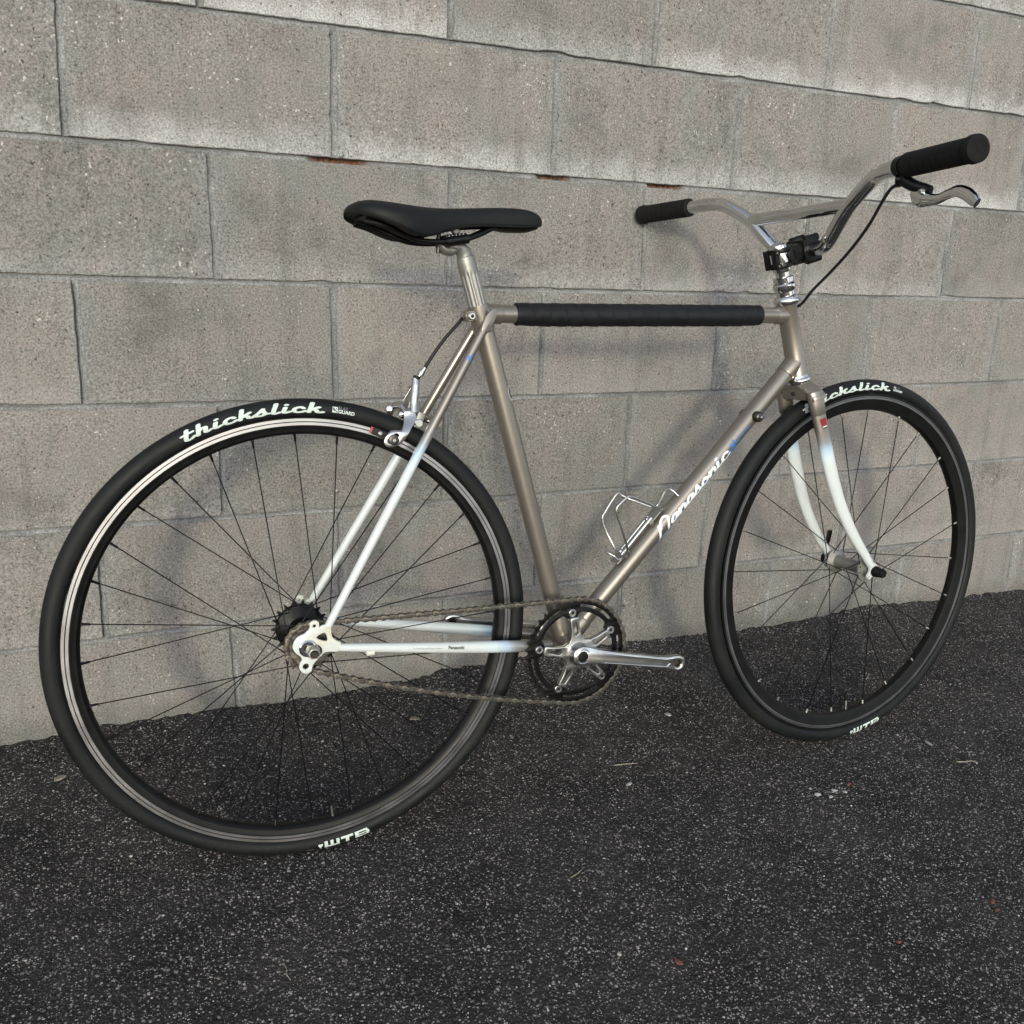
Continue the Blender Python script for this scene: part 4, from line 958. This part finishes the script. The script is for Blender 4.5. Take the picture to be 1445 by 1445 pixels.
for s in (1, -1):
    c_ = B(.1225, .2822, s*.0158); x_ = B(.905, -.425); z_ = B(.425, .905)
    Geo().add(*box(c_, x_, (0, 1, 0), z_, .042, .0062, .0105, .0015)).mk('brake_shoe', 'pad', cl)
    Geo().add(*box(B(.1225, .2822, s*.0135), x_, (0, 1, 0), z_, .048, .0035, .0088, .0008)).mk('pad_insert', 'red', cl)
    Geo().add(*lathe([(0, .0030), (.0035, .0030), (.004, .0022), (.0025, .0016), (.0025, 0)], B(.1130, .2868, s*.0185), (0, -s, 0), 14)).mk('shoe_screw', 'alloy', cl)
    Geo().add(*lathe([(.020, .0058), (.0315, .0058), (.0325, .0070), (.0342, .0070), (.0348, .0055), (.0348, .0030), (.0340, .0028), (.0340, 0)], B(.1292, .2782), (0, -s, 0), 20)).mk('shoe_bolt', 'darkmetal', cl); Geo().add(*lathe([(.0345, .0026), (.0350, .0022), (.0350, 0)], B(.1292, .2782), (0, -s, 0), 14)).mk('hex_socket', 'alloy', cl)
# ------- seat post and saddle
sp = empty('seat_post', None, bike)
a, b = B(.2700, .4400), B(.2462, .5266); d = (b-a).normalized(); L = (b-a).length; seg = 96; vs = []; fs = []
u_ = d.orthogonal(); u_ = (V((0, -1, 0))-d*d.dot(V((0, -1, 0)))).normalized(); w_ = d.cross(u_)
fl = [R(x) for x in (-62, -32, -4, 24, 52, 118, 146, 174, 202, 230)]
ns = 60
for i in range(ns):
    t = L*i/(ns-1)
    for j in range(seg):
        an = 2*math.pi*j/seg; r = .0133
        if t < L-.020:
            k = min(abs((an-f+math.pi) % (2*math.pi)-math.pi) for f in fl)*.0133
            e = max(0, 1-((t-(L-.026))/.006)) if t > L-.026 else 1
            r -= .0013*max(0, 1-(k/.0019)**2)*min(1, e)
        if t > L-.008: r = .0133-.0012*(t-(L-.008))/.008
        vs.append(a+d*t+(u_*math.cos(an)+w_*math.sin(an))*r)
for i in range(ns-1):
    for j in range(seg): l = (j+1) % seg; fs.append((i*seg+j, i*seg+l, (i+1)*seg+l, (i+1)*seg+j))
fs.append(tuple((ns-1)*seg+j for j in range(seg))); mk('post_tube', vs, fs, 'satin', sp)
Geo().add(*tube(cat([B(.2470, .5238), B(.2445, .5310), B(.2385, .5370), B(.2310, .5385), B(.2200, .5385)], 5), [(.0108, .0108), (.0110, .0110), (.0125, .0095), (.0150, .0070), (.0155, .0050)], 24, flat=(0, 1, 0))).mk('post_head', 'satin', sp)
Geo().add(*tube(cat([B(.2075, .5420), B(.2150, .5350), B(.2250, .5335), B(.2340, .5370)], 5), [(.012, .003), (.014, .006), (.014, .007), (.010, .005)], 20, flat=(0, 1, 0))).mk('lower_cradle', 'satin', sp)
for s in (1, -1):
    Geo().add(*tube([B(.2110, .5440, s*.0215), B(.2440, .5490, s*.0215)], .0064, 14)).mk('rail_clamp', 'black', sp)
    for k in range(6): Geo().add(*box(B(.2150+k*.0052, .5512+k*.0008, s*.0225), (1, 0, 0), (0, 1, 0), (0, 0, 1), .0009, .006, .0012, .0002)).mk('clamp_tooth', 'alloy', sp)
Geo().add(*box(B(.2270, .5520), (1, 0, .12), (0, 1, 0), (-.12, 0, 1), .032, .046, .0060, .0020)).mk('top_clamp', 'black', sp)
Geo().add(*cyl(B(.2070, .5300), B(.2090, .5620), .0032, 14)).mk('clamp_bolt', 'darkmetal', sp)
Geo().add(*lathe([(0, .0050), (.008, .0055), (.0095, .0035)], B(.2290, .5600, .006), (0, -1, 0), 16)).mk('bolt_nut', 'satin', sp)
sa = empty('saddle', None, bike)
ST = [(.0815, .012, .5825, .5790), (.0830, .030, .5860, .5765), (.0870, .045, .5895, .5735), (.0940, .055, .5925, .5710), (.1050, .063, .5942, .5675), (.1180, .068, .5938, .5630), (.1320, .0705, .5926, .5578), (.1480, .0695, .5912, .5510), (.1600, .0650, .5903, .5478), (.1720, .0580, .5896, .5468), (.1850, .0500, .5890, .5480), (.2000, .0420, .5886, .5530), (.2180, .0355, .5888, .5590), (.2400, .0300, .5900, .5632), (.2650, .0260, .5918, .5652), (.2900, .0230, .5934, .5660), (.3150, .0208, .5940, .5662), (.3350, .0190, .5932, .5664), (.3480, .0165, .5905, .5672), (.3570, .0125, .5860, .5690), (.3615, .0065, .5805, .5720), (.3625, .0020, .5770, .5745)]
vs = []; fs = []; m = 30; und = []
for x, hw_, zt, zs in ST:
    for j in range(m):
        t = j/(m-1)*2-1       # -1 near .. 1 far
        a = t*math.pi/2*1.06; k = math.sin(a) if abs(a) < math.pi/2 else math.copysign(1, a)*1.0
        y = hw_*math.copysign(abs(k)**.82, k); c_ = max(0., math.cos(a)); dome = c_**.42
        z = zs+(zt-zs)*(dome*.93+.07)-(.0035*(abs(k)**2)*hw_/.07)
        if j in (0, m-1): y *= .965; z = zs-.0008
        vs.append(B(x, z, -y))
    # underside, slightly inset and raised
    for j in range(m):
        t = 1-j/(m-1)*2; y = hw_*.90*math.sin(t*math.pi/2); vs.append(B(x, zs+min(.007, (zt-zs)*.35)*(math.cos(t*math.pi/2)**.4)+.0005, -y))
k2 = 2*m
for i in range(len(ST)-1):
    for j in range(k2): l = (j+1) % k2; fs.append((i*k2+j, (i+1)*k2+j, (i+1)*k2+l, i*k2+l))
fs.append(tuple(range(k2))); fs.append(tuple((len(ST)-1)*k2+j for j in range(k2-1, -1, -1)))
o = mk('saddle_cover', vs, fs, 'vinyl', sa); sb = o.modifiers.new('s', 'SUBSURF'); sb.levels = sb.render_levels = 1
# hem seam, base ribs and nose bumper
for s in (1, -1):
    P = [B(x, zs+.0035, s*(hw_*.985)) for x, hw_, zt, zs in ST[3:19]]
    Geo().add(*tube(cat(P, 3), .0007, 6)).mk('hem_piping', 'plastic', sa)
    P = [B(.098, .566, s*.030), B(.120, .5610, s*.038), B(.140, .5530, s*.034), B(.158, .5490, s*.028)]
    Geo().add(*tube(cat(P, 5), (.0030), 10)).mk('base_rib', 'plastic', sa)
    P = [B(.1000, .5700, s*.030), B(.1200, .5640, s*.029), B(.1380, .5580, s*.027), B(.1540, .5505, s*.024), B(.1720, .5450, s*.0222), B(.1950, .5436, s*.0217), B(.2200, .5452, s*.0215), B(.2400, .5480, s*.0212), B(.2600, .5545, s*.0185), B(.2760, .5615, s*.0140), B(.2920, .5690, s*.0090)]
    Geo().add(*tube(cat(P, 6), .0036, 14)).mk('rail', 'black', sa)
Geo().add(*box(B(.112, .5715), (1, 0, -.22), (0, 1, 0), (.22, 0, 1), .026, .070, .006, .0025)).mk('base_plate', 'plastic', sa)
Geo().add(*tube(cat([B(.285, .5670), B(.305, .5650), B(.335, .5655), B(.354, .5690)], 5), [(.012, .0035), (.0155, .0045), (.014, .0045), (.008, .003)], 16, flat=(0, 1, 0))).mk('nose_bumper', 'plastic', sa)
# ------- bottle cage on the down tube
cg = empty('bottle_cage', None, bike)
dt = (B(hx(.372), .372)-B(*BB)).normalized(); dn_ = V((-dt.z, 0, dt.x))      # along the tube, and up-and-back away from it
def C(t, n, w): return B(*BB)+dt*t+dn_*n+B(0, 0, w)
def ct(x, z): p = V((x-BB[0], 0, z-BB[1])); return p.dot(dt), p.dot(dn_)
wr = .0018
tt = lambda x, z, w: C(*ct(x, z), w)
lp = [tt(.5714, .1400, .016), tt(.5400, .1560, .026), tt(.5060, .1700, .034), tt(.4974, .1708, .0350), tt(.4830, .1600, .0352), tt(.4792, .1540, .0350), tt(.4800, .1450, .0345), tt(.4877, .1273, .0330), tt(.4970, .1040, .0310), tt(.5044, .0870, .0270), tt(.5075, .0774, .0200), tt(.5050, .0680, .0130), tt(.4996, .0640, .0080), tt(.4958, .0680, .0020), tt(.4880, .0725, -.002), tt(.4850, .0760, -.010)]
rp2 = [tt(.5700, .1400, -.016), tt(.5400, .1520, -.026), tt(.5260, .1590, -.034), tt(.5182, .1620, -.0350), tt(.5040, .1440, -.0352), tt(.4960, .1320, -.0350), tt(.4918, .1248, -.0345), tt(.4950, .1080, -.0330), tt(.5013, .0937, -.0300), tt(.5084, .0760, -.0220), tt(.5090, .0700, -.0160), tt(.5030, .0660, -.012), tt(.4900, .0740, -.012), tt(.4850, .0760, -.010)]
Geo().add(*tube(cat(lp, 6), wr, 12)).mk('cage_wire', 'alloy', cg)
Geo().add(*tube(cat(rp2, 6), wr, 12)).mk('cage_wire', 'alloy', cg)
Geo().add(*tube(cat([tt(.5720, .1400, -.012), tt(.5800, .1430, -.010), tt(.5850, .1560, -.006), tt(.5900, .1680, -.003), tt(.5960, .1700, .004), tt(.6060, .1600, .010)], 6), wr*.9, 12)).mk('cage_wire', 'alloy', cg)
for s in (1, -1): Geo().add(*tube([C(.166, .0240, s*.0052), C(.243, .0250, s*.0052)], .0034, 12)).mk('cage_spine', 'alloy', cg)
Geo().add(*box(C(.250, .0225, 0), dt, (0, 1, 0), dn_, .034, .024, .0030, .001)).mk('cage_plate', 'satin', cg)
Geo().add(*box(C(.164, .0220, 0), dt, (0, 1, 0), dn_, .030, .024, .0030, .001)).mk('cage_plate', 'satin', cg)
for t in (.170, .238): Geo().add(*lathe([(0, .0040), (.003, .0045), (.0055, .0030), (.006, 0)], C(t, .0235, 0), dn_, 16)).mk('cage_bolt', 'chrome', cg); Geo().add(*cyl(C(t, .013, 0), C(t, .0215, 0), .0052, 16)).mk('cage_boss', 'paint', cg)
# ------- decals on the frame
dc = empty('decal', None, bike)
def on_tube(p0, ax, r, n, up_):
    ax = V(ax).normalized(); n = (V(n)-ax*ax.dot(V(n))).normalized(); u = ax.cross(n); u = u if u.dot(V(up_)) > 0 else -u
    def fn(x, y, lift):
        a = y/r; rr = r+.00022+lift*.00002; return V(p0)+ax*x+(n*math.cos(a)+u*math.sin(a))*rr
    return fn
off = -.0098
gm, wd = word('anasonic', .160, .12); sc = .0190
cap = strokes([([(-.50, -.10), (.0, .9)]), [(-.05, .60), (.25, .98), (.62, 1.10), (.80, .86), (.62, .52), (.44, .16), (.38, -.05)]], .17)
Lp = .151
fx = lambda x: x*Lp/wd
p0 = C(ct(.5760, .0985)[0], 0, 0)
f1 = on_tube(p0, dt, .0147, (0, -1, 0), dn_)
place(([(.0245+fx(a), off+b*sc, c_) for a, b, c_ in gm[0]], gm[1]), f1, 'script_lettering', 'print', dc)
place(([(.006+a*.0270, off-.0010+b*.0215, c_) for a, b, c_ in cap[0]], cap[1]), f1, 'script_lettering', 'print', dc)
gm2, _ = word('anasonic', .19, .10)
place(([(.0245+fx(a)+.0010, off+b*sc-.0006, -c_*.1-3) for a, b, c_ in gm2[0]], gm2[1]), f1, 'lettering_shade', 'blue', dc)
place(strokes([[(-.014, -.0112), (.0, -.0105), (.022, -.0112)]], .0040), f1, 'blue_stroke', 'blue', dc)
zz = [[(.1790, -.0040), (.1840, -.0050), (.1850, -.0120)], [(.1840, -.0130), (.1890, .0050), (.1905, -.0090), (.1945, .0070), (.1975, -.0040), (.2010, -.0030), (.2040, -.0005)], [(.2040, -.0005), (.2330, -.0020)], [(.1870, -.0125), (.1860, .0030)]]
z2 = strokes(zz, .0018, 1); place(z2, f1, 'blue_zigzag', 'blue', dc)
# chain stay lettering
ca, cbp = B(.0345, -.0005, .0605), B(.372, -.0575, .026); cd = (cbp-ca).normalized()
def on_cs(x0):
    def fn(x, y, lift):
        t = (x0+x)/(cbp-ca).length; c_ = ca+(cbp-ca)*t+B(0, 0, .006)*math.sin(math.pi*(1-t))*.8
        tt_ = 1-t; rz = .0092 if tt_ < .35 else .0092-.0036*(tt_-.35)/.65; ry = .0085 if tt_ < .35 else .0085-.0030*(tt_-.35)/.65
        n_ = V((0, 0, 1)); n_ = (n_-cd*cd.dot(n_)).normalized(); a = y/.008
        return c_+n_*(rz+.0003)*math.sin(a)+V((0, -1, 0))*(ry+.0003)*math.cos(a)
    return fn
place(text_mesh('Panasonic', .0066, .00022), on_cs(.1640), 'stay_lettering', 'ink', dc)
place(text_mesh('An International Bicycle Brand', .0037), on_cs(.1085), 'stay_lettering', 'grey', dc)
# seat stay zigzag, seat tube badge, fork badge
top, bot = B(.2712, .4345, .0180), B(.0225, .0325, .0615); sd = (top-bot).normalized()
f2 = on_tube(top-sd*.058, sd, .0069, (-.2, -1, 0), B(-1, .6))
place(strokes([[(-.005, -.003), (-.001, -.001), (.000, .005), (.002, -.004), (.0035, .004), (.005, -.002), (.009, -.002)], [(-.001, -.005), (.003, .0)]], .0013, 1), f2, 'blue_zigzag', 'blue', dc)
sa_ = B(*BB); st_ = (B(.2648, .4605)-sa_).normalized(); cpt = sa_+st_*(B(.3000, .332)-sa_).dot(st_)
f3 = on_tube(cpt, st_, .0145, (.86, -.5, 0), (1, 0, 0))
ov = [(.0120*math.cos(a), .0065*math.sin(a)) for a in np.linspace(0, 2*math.pi, 28, endpoint=False)]
def fan(ol, lift): return [(0, 0, lift)]+[(a, b, lift) for a, b in ol], [(0, i+1, (i+1) % len(ol)+1) for i in range(len(ol))]
place(fan(ov, 0), f3, 'oval_badge', 'print', dc); place(fan([(a*.86, b*.78) for a, b in ov], 8), f3, 'oval_badge', 'ink', dc)
fd = empty('fork_badge', Mf, bike)
def onb(x, y, lift):
    s = 1; zz_ = .298+y; base = AX-.0015
    a = (x)/.0125; ww = .0372+.0087*math.cos(a*.9)+.0004+lift*.00003
    return V((base+.0125*math.sin(a), -ww, zz_))
def grid(x0, y0, x1, y1, l=0, sk=0):
    vs = []; fs = []; n = 6
    for i in range(n+1):
        for j in range(n+1): yy = y0+(y1-y0)*j/n; vs.append((x0+(x1-x0)*i/n+(sk*(yy-y0) if i == 0 else 0)*(1), yy, l))
    for i in range(n):
        for j in range(n): q = i*(n+1)+j; fs.append((q, q+n+1, q+n+2, q+1))
    return vs, fs
place(grid(-.0055, -.0060, .0055, .0070, 0, -.25), onb, 'badge_field', 'redd', fd)
place(grid(-.0040, -.0078, .0045, -.0062, 4), onb, 'badge_bar', 'print', fd); place(grid(-.0040, -.0102, .0048, -.0080, 4), onb, 'badge_bar', 'ink', fd)

# ------------------------------------------------------------------ litter on the tarmac
MT['leaf'] = simple('dry_leaf', (.30, .26, .20), .7, var=.3, scale=120); MT['twigm'] = simple('dry_stem', (.26, .23, .18), .7, var=.3)
MT['brickc'] = simple('brick_fragment', (.12, .042, .028), .85, var=.4, scale=150); MT['pale'] = simple('pale_stone', (.28, .28, .285), .7, var=.2, scale=150)
def on(o, x, y, dz=0): o.location = (x, y, gh(x, y)+dz); return o
def chip(name, x, y, r, mat, seed, label, cat, sq=.55, stretch=1.3, group=None):
    vs, fs = stone(1, 0, sq, seed); rr = random.Random(seed); a = rr.uniform(0, 3)
    vs = [V((v.x*r*stretch*math.cos(a)-v.y*r*math.sin(a), v.x*r*stretch*math.sin(a)+v.y*r*math.cos(a), v.z*r)) for v in vs]
    o = on(mk(name, vs, fs, mat, smooth=False), x, y, r*sq*.35); tag(o, label, cat, group); return o
chip('brick_chip', 1.189, -.848, .0052, 'brickc', 3, 'rust red brick chip lying farthest to the right on the tarmac', 'brick chip', group='brick chips on the tarmac')
chip('brick_chip', 1.181, -.862, .0040, 'brickc', 4, 'small rust red brick chip just in front of the rightmost one', 'brick chip', group='brick chips on the tarmac')
chip('brick_chip', .675, -.790, .0050, 'brickc', 5, 'rust red brick chip near the bottom centre of the tarmac', 'brick chip', group='brick chips on the tarmac')
chip('brick_chip', .990, -.862, .0038, 'brickc', 6, 'brownish red brick chip halfway between the other red chips', 'brick chip', group='brick chips on the tarmac')
chip('brick_chip', 1.178, -.556, .0040, 'brickc', 8, 'orange brick chip beside the pale grit patch in front of the front wheel', 'brick chip', group='brick chips on the tarmac')
chip('pale_pebble', .990, -.262, .0070, 'pale', 11, 'pale flat pebble between the crank end and the front tyre', 'pebble', .4)
chip('pale_pebble', 1.427, -.500, .0055, 'pale', 12, 'white elongated stone flake to the right of the front wheel', 'pebble', .3, 2.2)
chip('pale_pebble', .806, -.430, .0045, 'pale', 14, 'small off-white stone flake between the two wheels', 'pebble', .4, 1.8)
def leaf(x, y, L, seed, label):
    rr = random.Random(seed); vs = []; fs = []; n = 9; a0 = rr.uniform(0, 6)
    for i in range(n):
        t = i/(n-1); w_ = math.sin(math.pi*t)**.7*L*.32
        for s in (-1, 0, 1):
            px, py = (t-.5)*L, s*w_; z = .0014+abs(s)*.0022*math.sin(math.pi*t)+rr.uniform(0, .0008)
            vs.append(V((px*math.cos(a0)-py*math.sin(a0), px*math.sin(a0)+py*math.cos(a0), z)))
    for i in range(n-1):
        for j in range(2): q = i*3+j; fs.append((q, q+1, q+4, q+3))
    o = mk('dry_leaf', vs, fs, 'leaf'); so_ = o.modifiers.new('t', 'SOLIDIFY'); so_.thickness = .0004
    on(o, x, y); tag(o, label, 'leaf'); return o
leaf(-.089, -.136, .022, 5, 'curled pale dry leaf at the foot of the wall left of the rear wheel')
leaf(.51, -.14, .020, 9, 'brown dry leaf on the tarmac seen through the rear wheel spokes')
leaf(1.62, -.045, .016, 12, 'small tan leaf crumb against the wall base seen through the front wheel')
def twig(x, y, pts, r, label, cat_='twig'):
    P = cat([(a, b, c_) for a, b, c_ in pts], 6); vs, fs = tube(P, [r, r*.6], 8); o = mk('twig' if r > .0007 else 'grass_stalk', vs, fs, 'twigm'); on(o, x, y, r); tag(o, label, 'twig' if r > .0007 else 'grass stalk'); return o
twig(.830, -.380, [(-.022, .006, 0), (-.008, .001, .002), (.006, -.002, .002), (.022, -.002, 0)], .0009, 'thin straw coloured stem lying between the wheels')
twig(1.456, -.573, [(-.020, .014, 0), (-.006, .004, .003), (.004, .002, .004), (.012, -.005, .002), (.016, .003, 0)], .0010, 'kinked pale twig to the right of the front wheel')
twig(.187, -.634, [(-.002, .016, 0), (.002, .004, .001), (.001, -.008, .001), (.004, -.018, 0)], .0006, 'fine dry grass stalk near the bottom left of the tarmac')
twig(.62, -.60, [(-.014, -.006, 0), (-.002, -.003, .0015), (.008, .002, .002), (.014, .009, 0)], .0006, 'fine curved dry stalk on the open tarmac below the chainring')
for i, (dx, dy, r) in enumerate([(-.03, .004, .0050), (-.012, -.008, .0042), (.006, .003, .0048), (.022, -.006, .0040)]):
    lb = ['leftmost pale stone of the loose patch in front of the front wheel', 'lowest pale stone of the loose patch in front of the front wheel', 'largest middle stone of the loose patch in front of the front wheel', 'rightmost small stone of the loose patch in front of the front wheel'][i]
    chip('pale_pebble', 1.135+dx, -.565+dy, r, 'pale', 20+i, lb, 'pebble', .5, 1.4, 'pale stones of the loose patch')
